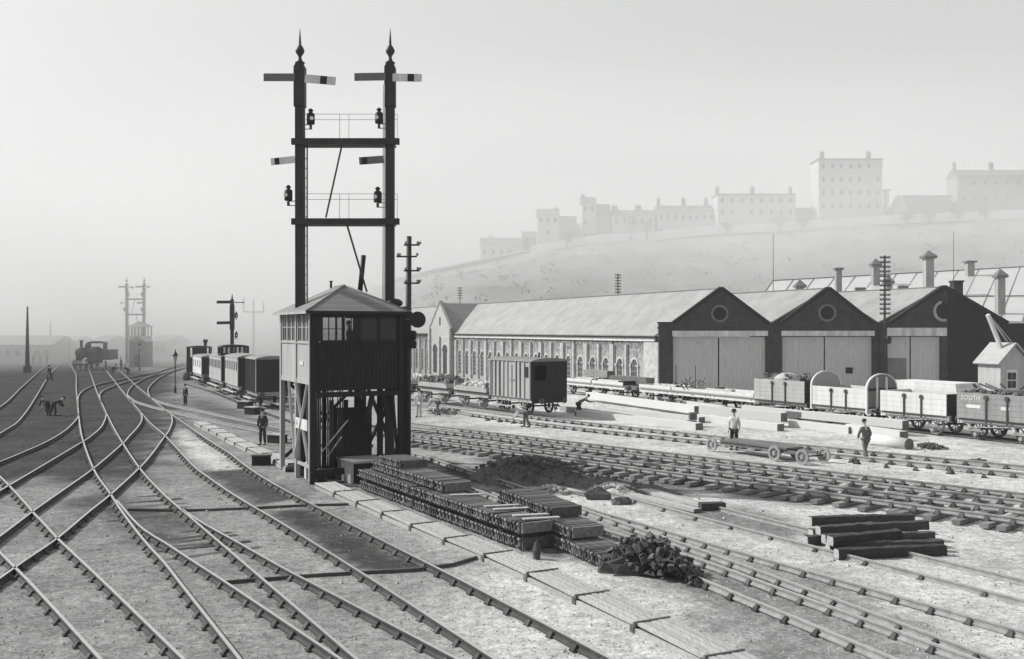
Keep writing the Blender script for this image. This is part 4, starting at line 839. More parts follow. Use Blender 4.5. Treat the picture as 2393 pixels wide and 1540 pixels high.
c1, _, _ = open_wagon('coal wagon heaped with coal and a sheet, left of the round ended wagon', wag(1880), WR, 4.5, 1.32, 5, M['cream'], M['greypaint'], load='coal', hgt=.5)
m = MB(); sh_ = [(-.9, .9, 2.45), (-.2, 1.0, 2.75), (.6, 1.2, 2.5), (.5, 2.6, 2.6), (-.2, 2.9, 2.85), (-.95, 2.7, 2.5)]; m.blob((-.2, 2.3, 2.35), .85, 1.1, .42, 10, 6, .08); m.build('load_sheet', M['cream'], c1)
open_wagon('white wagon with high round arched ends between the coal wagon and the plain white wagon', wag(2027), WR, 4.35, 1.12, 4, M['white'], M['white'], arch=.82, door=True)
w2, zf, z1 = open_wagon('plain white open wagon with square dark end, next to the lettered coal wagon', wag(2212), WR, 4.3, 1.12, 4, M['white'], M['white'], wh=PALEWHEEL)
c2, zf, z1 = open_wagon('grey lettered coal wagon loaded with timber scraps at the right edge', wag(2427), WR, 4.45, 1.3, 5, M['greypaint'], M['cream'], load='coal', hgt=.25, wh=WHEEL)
def text(s, size, par, loc, rot, m, name='lettering'):
    cu = bpy.data.curves.new('lettering', 'FONT'); cu.body = s; cu.size = size; cu.extrude = .004; cu.resolution_u = 2
    o = bpy.data.objects.new('tmp', cu); COL.objects.link(o); bpy.context.view_layer.update()
    me_ = bpy.data.meshes.new_from_object(o.evaluated_get(bpy.context.evaluated_depsgraph_get())); bpy.data.objects.remove(o); me_.materials.clear(); me_.materials.append(m)
    q = bpy.data.objects.new(name, me_); COL.objects.link(q); q.parent = par; q.location = loc; q.rotation_euler = rot; return q
# local -x face read from outside: text runs from far (+y) to near (-y)
text('SOUTH', .34, c2, (-1.2, 4.2, 1.95), (R(90), 0, R(-90)), M['white'])
for q in (((-1.6, .4), (1.62, .32)),):
    m = MB(); m.box(-1.2, -1.196, 3.1, 3.9, 1.55, 1.72); m.build('chalked_patch', M['white'], c2); m = MB(); m.box(-1.2, -1.196, 1.5, 1.95, 1.55, 1.72); m.build('chalked_patch', M['white'], c2)
m = MB()
for i in range(14): a = random.uniform(-.3, .3); p = Vector((random.uniform(-.8, .6), random.uniform(.4, 3.9), 2.4 + random.uniform(0, .25))); m.bar(p, p + Vector((random.uniform(-.5, .5), random.uniform(-.9, .9), random.uniform(-.05, .3))), .12, .07)
m.build('timber_scraps', M['timberend'], c2)
def flat_wagon(label, loc, rz, L, W=2.3, mf=None, low=.3, load=None, deckm=None, wh=None, ld=.5, endm=None):
    t = thing('flat_wagon', label, 'wagon', loc, rz); frame(t, L, W, mf or M['white'], wh); zf = 1.02
    m = MB(); m.box(-W / 2, W / 2, 0, L, zf, zf + .08); m.build('deck', deckm or M['plank'], t)
    for s in (-1, 1):
        m = MB(); x = s * W / 2; m.box(min(x, x - s * .05), max(x, x - s * .05), .02, L - .02, zf + .083, zf + low); m.build('side', mf or M['white'], t)
    for y in (0.0, L - .06): m = MB(); m.box(-W / 2 + .06, W / 2 - .06, y, y + .06, zf + .083, zf + low + (.12 if endm else 0)); m.build('end', endm or mf or M['white'], t)
    if load: heap(t, -W / 2 + .1, W / 2 - .1, .15, L - .15, zf + .1, ld, M[load], n=160, r=.1)
    return t
def VL(x):                                         # the brake van line, near left corner
    p0 = G(1240, 983); d = (p0.x + .6285 * p0.y) / ((x - CX) / F + .6285); return Vector((p0.x + .6285 * (p0.y - d), d, .34))
def vag(x): return VL(x) + Vector((math.cos(VR), math.sin(VR), 0)) * 1.2
for x, L, lab, ld in ((1136, 4.6, 'ballast wagon piled with shingle coupled to the pale brake van', .55), (1043, 4.6, 'ballast wagon heaped with dark spoil, second from the brake van', .7), (952, 4.6, 'ballast wagon half hidden behind the right side of the signal cabin', .6)):
    b_ = flat_wagon(lab, vag(x), VR, L, 2.35, M['cream'], .42, 'coal' if '1043' in str(x) else 'rubble', M['darkwood'], wh=PALEWHEEL, ld=ld)
    for y in (.1, L - .3): m = MB(); m.box(-1.2, -1.0, y, y + .2, 1.35, 1.75); m.build('end_block', M['houseshade'], b_)
# timber brake van
bv = thing('brake_van', 'pale ribbed goods brake van with dark open veranda end on the ballast train', 'brake van', vag(1240) + Vector((math.cos(VR), math.sin(VR), 0)) * .2, VR); L, W = 5.0, 2.8; frame(bv, L, W, M['cream'], WHEEL); [setattr(q.material_slots[0], 'material', M['darkwood']) for q in bv.children if q.name.startswith('headstock') and q.data.materials.clear() is None and q.data.materials.append(M['darkwood']) is None]; zf, zt = 1.0, 3.32  # headstocks recoloured dark: the shade on the van end painted in
m = MB(); m.box(-W / 2 + .02, -W / 2 + .07, .02, L, zf, zt); m.build('side', M['cream'], bv); m = MB(); m.box(W / 2 - .07, W / 2 - .02, .02, L, zf, zt); m.build('side', M['cream'], bv)
for y in (.1, .75, 1.3, 1.75, 2.75, 3.25, 3.8, 4.3, 4.9): m = MB(); m.box(-W / 2 - .05, -W / 2 + .019, y - .05, y + .05, zf, zt); m.build('side_rib', M['cream'], bv)
for y in (1.25, 1.72, 3.72, 4.25, 4.75): m = MB(); m.box(-W / 2 - .01, -W / 2 + .018, y - .09, y - .053, zf + .05, zt - .05); m.build('dark_panel', M['iron'], bv)
m = MB(); m.box(-W / 2 - .03, -W / 2 + .018, 2.0, 2.5, 2.1, 2.2); m.box(-W / 2 - .03, -W / 2 + .018, 2.2, 2.28, 1.1, 3.1); m.build('door_frame', M['greypaint'], bv)
m = MB(); m.box(-W / 2 - .02, -W / 2 + .018, .3, .62, 2.35, 3.0); m.build('side_window', M['winglass'], bv)
m = MB()
for i in range(12):
    x0 = -W / 2 + .03 + i * (W - .06) / 12; hi = zt if i > 4 or i == 0 else 2.15; m.box(x0, x0 + (W - .06) / 12 - .01, -.03, .02, zf - .12, hi)
m.box(-W / 2 + .03, W / 2 - .03, -.035, .02, zt - .25, zt + .02); m.build('end_boarding', M['darkwood'], bv)
m = MB(); m.box(-W / 2 + .08, W / 2 - .08, 1.0, 1.06, zf, zt); m.build('inner_bulkhead', M['black'], bv); m = MB(); m.box(-W / 2 + .03, W / 2 - .03, L - .06, L, zf, zt); m.build('end_boarding', M['darkwood'], bv)
m = MB(); m.prism([(W / 2 * 1.04 * math.cos(math.pi * i / 12), -.15, zt + .02 + .22 * math.sin(math.pi * i / 12)) for i in range(13)], (0, L + .3, 0)); m.build('roof', M['lead'], bv)
m = MB(); m.cyl((.3, 1.6, zt + .1), (.3, 1.6, zt + .55), .07); m.build('stove_chimney', M['black'], bv)
m = MB(); m.box(-W / 2 - .25, -W / 2 + .02, .8, L - .8, .42, .47); m.bar((-W / 2, .9, .45), (-W / 2, .9, .9), .04); m.bar((-W / 2, L - .9, .45), (-W / 2, L - .9, .9), .04); m.build('step_board', M['cream'], bv)
# flat wagons in front of the shed
def fw(xn, L, lab, **k): return flat_wagon(lab, wag(xn), WR, L, **k)
fw(1760, 4.6, 'white flat wagon coupled to the coal wagon', wh=WHEEL)
fw(1655, 4.4, 'white flat wagon with baulk and scrap aboard, before the shed doors', wh=WHEEL)
fw(1570, 4.2, 'white flat wagon next to the dark ended one before the shed pier', wh=WHEEL)
fw(1455, 4.6, 'white sided flat wagon with black end beneath the arched wall', mf=M['white'], endm=M['black'], wh=WHEEL)
fw(1380, 4.4, 'white sided flat wagon just emerging right of the brake van', wh=WHEEL)
def baulk(label, a, b, wd, ht, m=None, grp=None, seg=1, round_=False):
    t = thing('timber_baulk', label, 'timber', (Vector(a) + Vector(b)) / 2); t.location.z = min(a[2], b[2]); q = MB(); inv = Vector(t.location)
    if round_: q.cyl(Vector(a) - inv + Vector((0, 0, wd / 2)), Vector(b) - inv + Vector((0, 0, wd / 2)), wd / 2, wd / 2 * .95, 12)
    else: q.bar(Vector(a) - inv + Vector((0, 0, ht / 2)), Vector(b) - inv + Vector((0, 0, ht / 2)), wd, ht)
    q.build('beam', m or M['timber'], t); d = (Vector(b) - Vector(a)).normalized(); e = MB(); p = Vector(b) - inv + Vector((0, 0, ht / 2)) 
    if round_: e.cyl(p + Vector((0, 0, wd / 2 - ht / 2)) , p + Vector((0, 0, wd / 2 - ht / 2)) + d * .02, wd / 2 * .96, n=12)
    else: e.bar(p + d * .001, p + d * .02, wd * .98, ht * .98)
    e.build('dark_end', M['timberend'], t)
    if grp: t['group'] = grp
    return t
def on_deck(xa, xb, off, z, wd, ht, lab, m=None):
    u = Vector((-math.sin(WR), math.cos(WR), 0)); v = Vector((math.cos(WR), math.sin(WR), 0)); a, b = WL(xa, LOFF), WL(xb, LOFF); a = a + v * off; b = b + v * off; a.z = b.z = .2 + z; baulk(lab, a, b, wd, ht, m)
on_deck(1640, 1700, .5, 1.12, .35, .28, 'pale squared baulk on the flat wagon before the split of the first shed doors'); on_deck(1678, 1752, .5, 1.11, .35, .2, 'long pale baulk on the flat wagon nearest the coal wagon'); on_deck(1520, 1570, .5, 1.12, .4, .3, 'pale baulk on the flat wagon beside the white shed pier')
on_deck(1340, 1386, .4, 1.12, .4, .3, 'pale baulk on the flat wagon close behind the brake van'); on_deck(1392, 1440, .4, 1.12, .4, .3, 'pale baulk on the flat wagon with the black end'); on_deck(1610, 1650, 1.2, 1.12, .9, .35, 'dark low load behind the baulks on the middle flat wagon', M['timberend']); on_deck(1395, 1480, 1.6, 1.12, .8, .6, 'dark bulky load on the far side of the flat wagon with the black end', M['timberend']); on_deck(1335, 1390, 1.6, 1.5, .8, .55, 'grey boxy load showing above the brake van end', M['houseshade'])
# small scrap on the flats
for x, lab in ((1580, 'left'), (1625, 'middle')): 
    p = WL(x, .9) + Vector((0, 0, 1.3)); m = MB()
    for _ in range(26): q = p + Vector((random.uniform(-1, 1), random.uniform(-1, 1), random.uniform(-.18, .35))); m.bar(q, q + Vector([random.uniform(-.4, .4) for _ in range(3)]), .06, .04)
    m.bar(p - Vector((0, 0, .2)), p + Vector((0, 0, 1.6)), .05); tag(m.build('scrap_bundle', M['iron']), 'bundle of spiky dark scrap on the %s flat wagon before the first doors' % lab, 'scrap')
# long fresh timbers lying between the van line and the wagon line
def bp(lab, x0, y0, x1, y1, wd, ht, z=.05, m=None, rd=False): a, b = G(x0, y0), G(x1, y1); a.z = b.z = z; baulk(lab, a, b, wd, ht, m, round_=rd)
bp('long pale baulk behind the bending man, far end of the timber row', 1376, 940, 1630, 978, .5, .5, .3); bp('long pale baulk resting lowest beside the van track', 1352, 975, 1634, 1010, .55, .45)
bp('pale baulk stacked just behind the lowest one', 1420, 968, 1640, 993, .5, .42); bp('pale baulk below the middle flat wagons', 1537, 942, 1694, 970, .5, .38, .2); bp('pale baulk to the right of the two short blocks', 1625, 987, 1824, 1012, .5, .45); bp('second pale baulk lying in front right of the two short blocks', 1640, 982, 1832, 1004, .5, .5, .45)
bp('longest pale baulk raised under the white wagons', 1740, 981, 2116, 1024, .5, .42, .5); bp('pale baulk lying under the longest one', 1985, 1016, 2112, 1036, .5, .5, .1); bp('pale baulk left of the walking man, lower layer', 1850, 1002, 1990, 1018, .5, .4, .08)
bp('pale round log with dark sawn end right of the walking man', 2040, 1044, 2124, 1056, .62, .6, .02, None, True); bp('dusty grey baulk lying close beside the van track left end', 1315, 965, 1480, 990, .45, .4, .1, M['plank'])
bp('dark short packing timber under the right hand baulks', 1840, 994, 1912, 1000, .35, .3, .55, M['timberend'])
for x, y, s, z, lab in ((1617, 1004, .5, .02, 'lower'), (1619, 1002, .42, .52, 'upper')): p = G(x, y); m = MB(); m.box(-s / 2, s / 2, -s / 2, s / 2, 0, s); o = m.build('timber_block', M['timberend'], None, bevel=.02); o.location = (p.x, p.y, z); tag(o, 'short dark timber block, %s of two piled at the baulk ends' % lab, 'timber block')
p = G(837, 1125)
# white covered flat and crane behind the lettered wagon
sf = flat_wagon('white sheeted wagon glimpsed behind the plain white wagon', Vector((27.2, 58.5, .2)), WR, 5, mf=M['white'], low=1.05, deckm=M['white']); m = MB(); m.box(-1.1, 1.1, .1, 4.9, 2.03, 2.3); m.build('load_sheet', M['white'], sf)
cp_ = At(2345, 905, 60); cr = thing('yard_crane', 'small white crane hut with pitched roof, window and raised jib at the right edge', 'crane', (cp_.x, 60, 0.1), R(12))
m = MB(); m.prism([(-1.0, -1, 1.0), (1.0, -1, 1.0), (1.0, -1, 3.6), (0, -1, 4.6), (-1.0, -1, 3.6)], (0, 2, 0)); m.build('hut', M['cream'], cr)
m = MB(); m.bar((-1.25, 0, 3.5), (0, 0, 4.78), 2.3, .1, (0, 0, 1)); m.bar((1.25, 0, 3.5), (0, 0, 4.78), 2.3, .1, (0, 0, 1)); m.build('roof', M['plank'], cr)
m = MB(); m.box(-.62, .1, -1.05, -1.002, 2.0, 3.2); f = m.build('window', M['white'], cr); m = MB(); [m.box(-.55 + .3 * i, -.29 + .3 * i, -1.07, -1.052, 2.1 + .5 * j, 2.52 + .5 * j) for i in (0, 1) for j in (0, 1)]; m.build('pane', M['winglass'], f)
m = MB(); m.bar((-.3, -.2, 4.4), (-1.4, -.4, 6.5), .2, .18); m.build('jib', M['white'], cr); m = MB(); m.bar((.4, -.1, 4.6), (-1.3, -.4, 6.4), .07); m.bar((1.2, 0, 4.2), (-1.3, -.4, 6.45), .05); m.build('jib_stay', M['cream'], cr)
m = MB(); m.box(-1.2, 1.2, -1.3, 1.6, .75, .99); m.build('chassis', M['cream'], cr)
for y in (-.8, 1.0):
    for s in (-1, 1): child(WHEEL, cr, (s * .74, y, .47))
# carriages left of the cabin
CR = math.atan(.455)
def CL(xn, zt=0):
    p0 = G(597, 957); d = (p0.x + .455 * p0.y) / ((xn - CX) / F + .455); return Vector((p0.x + .455 * (p0.y - d), d, .2)) + Vector((math.cos(CR), math.sin(CR), 0)) * 1.25
def coach(label, xn, L, zt, mside, name='old_carriage', cat='carriage', ribs=None, wins=0, end=None, W=2.5):
    t = thing(name, label, cat, CL(xn), CR); frame(t, L, W, M['greypaint'], WHEEL); m = MB(); m.box(-W / 2, -W / 2 + .06, 0, L, 1.0, zt); m.build('side', mside, t); m = MB(); m.box(W / 2 - .06, W / 2, 0, L, 1.0, zt); m.build('side', mside, t)
    for y in (0, L - .06): m = MB(); m.box(-W / 2 + .062, W / 2 - .062, y, y + .06, 1.0, zt + .1); m.build('end_wall', end or M['black'], t)
    m = MB(); m.prism([(W / 2 * 1.04 * math.cos(math.pi * i / 12), -.1, zt + .002 + .25 * math.sin(math.pi * i / 12)) for i in range(13)], (0, L + .2, 0)); m.build('roof', M['slate2'], t)
    for i in range(wins): y = L * (i + .5) / wins; m = MB(); m.box(-W / 2 - .02, -W / 2 - .002, y - .2, y + .2, zt - 1.0, zt - .3); m.build('window', M['winglass'], t)
    m = MB(); m.box(-W / 2 - .3, -W / 2 - .01, .5, L - .5, .5, .56); m.build('step_board', M['plank'], t)
    if ribs:
        for i in range(ribs): y = L * (i + .3) / ribs; m = MB(); m.box(-W / 2 - .06, -W / 2 - .002, y, y + .1, 1.0, zt); m.build('side_rib', M['iron'], t)
    return t
coach('dark ended ribbed goods van at the near end of the carriage line', 597, 4.2, 3.35, M['cream'], 'goods_van', 'van', ribs=9)
coach('pale passenger carriage between the ribbed van and the birdcage carriage', 555, 6.6, 3.25, M['cream'], wins=6)
bc = coach('long pale brake carriage with glazed birdcage lookout on its roof', 516, 7.5, 3.1, M['cream'], wins=8, end=M['black'])
m = MB(); m.prism([(1.25 * math.cos(math.pi * i / 12), .2, 3.95 + .22 * math.sin(math.pi * i / 12)) for i in range(13)], (0, 2.2, 0)); m.build('lookout_roof', M['black'], bc)
m = MB()
for i in range(7): x = -1.15 + 2.3 * i / 6; m.box(x - .05, x + .05, .25, .32, 3.3, 3.96); m.box(x - .05, x + .05, 2.25, 2.32, 3.3, 3.96)
for i in range(5): y = .3 + 2.0 * i / 4; m.box(-1.2, -1.14, y - .05, y + .05, 3.2, 3.96); m.box(1.14, 1.2, y - .05, y + .05, 3.2, 3.96)
m.box(-1.2, 1.2, .25, .31, 3.1, 3.45); m.box(-1.2, -1.14, .25, 2.3, 3.1, 3.4); m.build('lookout_frame', M['black'], bc)
m = MB(); m.box(-1.1, 1.1, .27, .28, 3.46, 3.94); m.box(-1.1, 1.1, 2.29, 2.3, 3.46, 3.94); m.build('lookout_glass', M['clear'], bc)
coach('low pale van at the far end of the carriage line', 470, 7, 2.7, M['white'], 'goods_van', 'van', wins=4)
# tank engine seen from behind, beyond the carriages
def at_px(x, y, z=0): p = G(x, y, z); return p
te = thing('tank_engine', 'dark tank engine seen from behind with cab openings and small chimney', 'locomotive', At(463, 880, 105) * 1, R(10)); te.location.z = .2
m = MB(); m.box(-1.2, 1.2, 0, 1.9, 1.0, 2.5); m.build('bunker', M['iron'], te)
m = MB(); m.box(-1.2, -1.05, .1, 1.8, 2.5, 3.55); m.box(1.05, 1.2, .1, 1.8, 2.5, 3.55); m.box(-.62, .62, .1, .2, 2.5, 3.55); m.build('cab', M['iron'], te)
m = MB(); m.prism([(1.28 * math.cos(math.pi * i / 10), -.1, 3.56 + .2 * math.sin(math.pi * i / 10)) for i in range(11)], (0, 2.2, 0)); m.build('cab_roof', M['iron'], te)
m = MB(); m.cyl((0, 1.9, 2.2), (0, 6.2, 2.2), .62, n=16); m.build('boiler', M['iron'], te); m = MB(); m.lathe([(.2, 2.7), (.17, 4.0), (.27, 4.1), (.28, 4.35), (.2, 4.4)], (0, 5.8, 0), 12); m.build('chimney', M['iron'], te)
m = MB(); m.box(-1.15, 1.15, 0, 6.4, .95, 1.1); m.box(-1.1, -.5, 2, 5.6, 1.1, 2.3); m.box(.5, 1.1, 2, 5.6, 1.1, 2.3); m.build('side_tanks', M['iron'], te)
for y in (.9, 3, 5): [child(WHEEL, te, (s * .74, y, .47)) for s in (-1, 1)]
# approaching steam engine on the main line
ep = G(187, 866); en = thing('steam_engine', 'steam locomotive facing us in drifting steam on the main line, white buffer heads', 'locomotive', (ep.x, ep.y, .2), math.atan2(-(100 - 187), 900) + R(180) * 0)
def E_(n, mm, f): m = MB(); f(m); return m.build(n, mm, en)
E_('boiler', M['black'], lambda m: (m.cyl((0, .1, 2.25), (0, 6.5, 2.25), .72, n=20), m.cyl((0, -.02, 2.25), (0, .1, 2.25), .62, n=20)))
E_('smokebox_door', M['iron'], lambda m: (m.lathe([(.6, 0), (.55, -.08), (.2, -.16), (.02, -.18)], (0, -.03, 2.25), 18, 'Y'), m.bar((-.3, -.2, 2.25), (.3, -.2, 2.25), .05)))
E_('chimney', M['black'], lambda m: m.lathe([(.26, 2.85), (.2, 3.05), (.19, 3.8), (.28, 3.9), (.28, 3.98), (.2, 4.0)], (0, .55, 0), 14))
E_('dome', M['iron'], lambda m: m.lathe([(.36, 2.9), (.34, 3.3), (.22, 3.55), (.02, 3.62)], (0, 3.0, 0), 14))
E_('buffer_beam', M['greypaint'], lambda m: m.box(-1.2, 1.2, -.75, -.6, .75, 1.15)); E_('running_plate', M['black'], lambda m: (m.box(-1.2, 1.2, -.6, 8.2, 1.1, 1.18), m.box(-.6, .6, -.5, 8, .6, 1.1)))
for s in (-1, 1):
    E_('buffer', M['white'], lambda m: (m.cyl((s * .88, -1.2, 1.0), (s * .88, -1.14, 1.0), .25, n=14), m.cyl((s * .88, -1.14, 1.0), (s * .88, -.75, 1.0), .09, n=8)))
    E_('splasher', M['black'], lambda m: m.box(s * .9 - .2, s * .9 + .2, 1.6, 3.9, 1.18, 1.75)); E_('cylinder', M['iron'], lambda m: m.cyl((s * .7, -.4, .8), (s * .7, .5, .8), .3, n=10)); E_('lamp', M['white'], lambda m: m.box(s * .7 - .09, s * .7 + .09, -.72, -.55, 1.2, 1.48))
    for y in (.4, 2.6, 5.0): child(WHEEL, en, (s * .74, y, .6), (0, 0, 0), (1, 1.3, 1.3))
E_('cab', M['black'], lambda m: (m.box(-1.2, -1.1, 6.5, 8.2, 1.18, 3.5), m.box(1.1, 1.2, 6.5, 8.2, 1.18, 3.5), m.prism([(-1.1, 6.5, 1.18), (1.1, 6.5, 1.18), (1.1, 6.5, 2.6), (.55, 6.5, 3.0), (-.55, 6.5, 3.0), (-1.1, 6.5, 2.6)], (0, .06, 0)), m.prism([(1.28 * math.cos(math.pi * i / 10), 6.3, 3.5 + .3 * math.sin(math.pi * i / 10)) for i in range(11)], (0, 2.1, 0))))
E_('tender', M['black'], lambda m: m.box(-1.15, 1.15, 8.6, 13.5, 1.0, 2.5))
# ------------------------------------------------------------------ far left: second cabin, hut, lamps, sheds
fc = thing('distant_cabin', 'faint square signal cabin under the distant twin post signal', 'signal cabin', (At(320, 770, 163).x, 163, 0)); k = F / 163
zt_, zw, zs = H + (770 - 764) / k, H + (770 - 773) / k, H + (770 - 786) / k
m = MB(); m.box(-1.4, 1.4, 0, 2.8, 0, zs); m.build('boarded_base', M['houseshade'], fc); m = MB()
for i in range(6): x = -1.4 + 2.8 * i / 5; m.box(x - .09, x + .09, 0, .1, zs, zt_); m.box(x - .09, x + .09, 2.7, 2.8, zs, zt_)
m.build('window_posts', M['houseshade'], fc); m = MB(); m.box(-1.35, 1.35, .04, .05, zs, zt_); m.build('glazing', M['clear'], fc); m = MB(); m.add([(-1.7, -.3, zt_), (1.7, -.3, zt_), (1.7, 3.1, zt_), (-1.7, 3.1, zt_), (-.3, 1.4, zt_ + .9), (.3, 1.4, zt_ + .9)], [(0, 1, 5, 4), (1, 2, 5), (2, 3, 4, 5), (3, 0, 4), (3, 2, 1, 0)]); m.build('roof', M['slate2'], fc)
hp_ = At(321, 845, 150); hut = thing('platelayers_hut', 'small hut with light gabled roof in front of the distant cabin', 'hut', (hp_.x, 150, 0)); k = F / 150; m = MB(); m.box(-1.25, 1.25, 0, 3, 0, H - (798 - 770) / k); m.build('wall', M['houseshade'], hut)
z = H - (799 - 770) / k; m = MB(); m.prism([(-1.45, -.2, z), (1.45, -.2, z), (.0, -.2, z + .85)], (0, 3.4, 0)); m.build('roof', M['slate'], hut); m = MB(); m.box(-.4, .4, -.06, -.01, 0, 1.9); m.build('door', M['iron'], hut)
def block(name, label, cat, x0, x1, yt, Zb, deep, mw, roof=1.5, base=0, nw=0):
    a, b = At(x0, yt, Zb), At(x1, yt, Zb); t = thing(name, label, cat, ((a.x + b.x) / 2, Zb, base)); hw = (b.x - a.x) / 2; h = a.z - base; m = MB(); m.box(-hw, hw, 0, deep, 0, h); m.build('wall', M[mw], t)
    m = MB(); m.prism([(-hw - .3, -.3, h), (-hw - .3, deep + .3, h), (-hw - .3, deep / 2, h + roof)], (2 * hw + .6, 0, 0)); m.build('roof', M['slate2'], t)
    for i in range(nw): x = -hw + 2 * hw * (i + .5) / nw; m = MB(); m.box(x - .45, x + .45, -.05, -.01, h * .35, h * .7); m.build('window', M['winglass'], t)
    return t
block('far_shed', 'dim flat fronted shed in the smoke left of the distant cabin', 'shed', 258, 296, 797, 200, 14, 'houseshade', 1.2, nw=3); block('far_shed', 'dim shed in the smoke right of the platelayers hut', 'shed', 344, 388, 797, 200, 14, 'houseshade', 1.2, nw=3); block('far_shed', 'low long dim shed behind the gas lamp post', 'shed', 392, 470, 800, 230, 12, 'houseshade', 1.4, nw=5)
block('far_shed', 'dim shed in steam directly right of the steam engine', 'shed', 211, 243, 799, 185, 12, 'houseshade', 1.2, nw=2); block('far_shed', 'faint shed in steam directly left of the steam engine', 'shed', 140, 166, 800, 190, 12, 'houseshade', 1.2, nw=2); block('far_carriage_shed', 'long pale roofed carriage shed at the far left edge', 'shed', -60, 120, 806, 170, 10, 'houseshade', 1.6, nw=8)
block('train_shed', 'faint great arched looking shed hump on the far left skyline', 'shed', 70, 190, 775, 300, 40, 'houseshade', 4.5); block('far_shed', 'faint upright building behind the two armed signal', 'shed', 545, 600, 786, 240, 14, 'houseshade', 2.0, nw=3)
def lamppost(x, yb, yt, lab):
    p = G(x, yb); k = F / p.y; h = (yb - yt) / k; t = thing('gas_lamp_post', lab, 'lamp post', (p.x, p.y, 0)); m = MB(); m.lathe([(.12, 0), (.1, .5), (.05, .6), (.045, h * .68), (.07, h * .69), (.04, h * .72)], n=8); m.bar((-.25, 0, h * .66), (.25, 0, h * .66), .035); m.build('post', M['postwood'], t)
    z = h * .72; m = MB(); m.lathe([(.12, z), (.22, z + h * .13)], n=6, smooth=False); lt = m.build('lantern', M['cream'], t); m = MB(); m.lathe([(.28, z + h * .132), (.25, z + h * .15), (.1, z + h * .21), (.05, z + h * .22), (.06, z + h * .25), (.01, h)], n=8); m.build('lantern_top', M['black'], lt)
lamppost(409.5, 918, 816, 'dark gas lamp post with white lantern left of the carriage line'); lamppost(326, 866, 797, 'small dim lamp post in front of the platelayers hut')
# two armed signal
p = At(542.5, 810, 100); sg = thing('two_arm_signal', 'single dark post signal with two arms pointing left, above the carriages', 'railway signal', (p.x, 100, 0)); k = F / 100; Zy = lambda y: H + (770 - y) / k
m = MB(); m.bar((0, 0, 0), (0, 0, Zy(700)), .3); m.cyl((0, 0, Zy(700)), (0, 0, Zy(686)), .1, .02, 8); m.box(-.2, .2, -.2, .2, Zy(770), Zy(712)); m.build('post', M['postwood'], sg)
arm(sg, Vector((0, 0, Zy(706))), -1.5, .3, 0, M['postwood']); arm(sg, Vector((0, 0, Zy(754))), -1.5, .3, R(-1), M['postwood']); arm(sg, Vector((0, 0, Zy(707))), 1.3, .1, 0, M['greypaint'], (1.0, 1.25))
for y in (742, 788): lamp(sg, Vector((.42, 0, Zy(y))), 1, 1)
p = At(592.6, 790, 190); bs = thing('bracket_signal', 'very faint bracket signal with two short posts right of the two armed one', 'railway signal', (p.x, 190, 0)); k = F / 190; Zy = lambda y: H + (770 - y) / k
m = MB(); m.bar((0, 0, 0), (0, 0, Zy(728)), .35); m.build('post', M['greypaint'], bs); m = MB(); m.bar((-2, 0, Zy(729)), (2, 0, Zy(729)), .25); m.build('bracket', M['greypaint'], bs)
for x in (-1.9, 0, 1.9): m = MB(); m.bar((x, 0, Zy(728)), (x, 0, Zy(700 + 3 * x)), .2); m.build('doll_post', M['greypaint'], bs)
# left edge mast
p = G(64, 872); m = MB(); k = F / p.y; m.cyl((0, 0, 0), (0, 0, (872 - 716) / k), .3, .1, 10); t = thing('tapered_mast', 'dark tapered mast standing at the left edge beyond the tracks', 'mast', (p.x, p.y, 0)); m.build('mast', M['postwood'], t); m = MB(); m.box(-.36, .36, -.36, .36, 0, .9); m.build('base_casing', M['darkwood'], t)
for x, yt, Zp, lab in ((163, 785, 175, 'thin far post left of the steam engine'), (118, 750, 180, 'thin faint pole over the carriage shed roof')): t = thing('thin_pole', lab, 'pole', (At(x, yt, Zp).x, Zp, 0)); m = MB(); m.cyl((0, 0, 0), (0, 0, At(x, yt, Zp).z), .15, .1, 6); m.build('pole', M['postwood'], t)

# ------------------------------------------------------------------ people
def skinmesh(nodes, edges, root, sub=1):
    names = list(nodes); me_ = bpy.data.meshes.new('tmp'); me_.from_pydata([Vector(nodes[n][0]) for n in names], [(names.index(a), names.index(b)) for a, b in edges], [])
    o = bpy.data.objects.new('tmp', me_); COL.objects.link(o); sk = o.modifiers.new('s', 'SKIN'); sk.use_smooth_shade = True
    if not me_.skin_vertices: me_.update()
    for i, n in enumerate(names): v = me_.skin_vertices[0].data[i]; r_ = nodes[n][1]; v.radius = r_ if isinstance(r_, tuple) else (r_, r_); v.use_root = (n == root)
    sb = o.modifiers.new('d', 'SUBSURF'); sb.levels = sub; sb.render_levels = sub
    bpy.context.view_layer.update(); ev = o.evaluated_get(bpy.context.evaluated_depsgraph_get()); res = bpy.data.meshes.new_from_object(ev); bpy.data.objects.remove(o)
    res.polygons.foreach_set('use_smooth', [True] * len(res.polygons)); return res
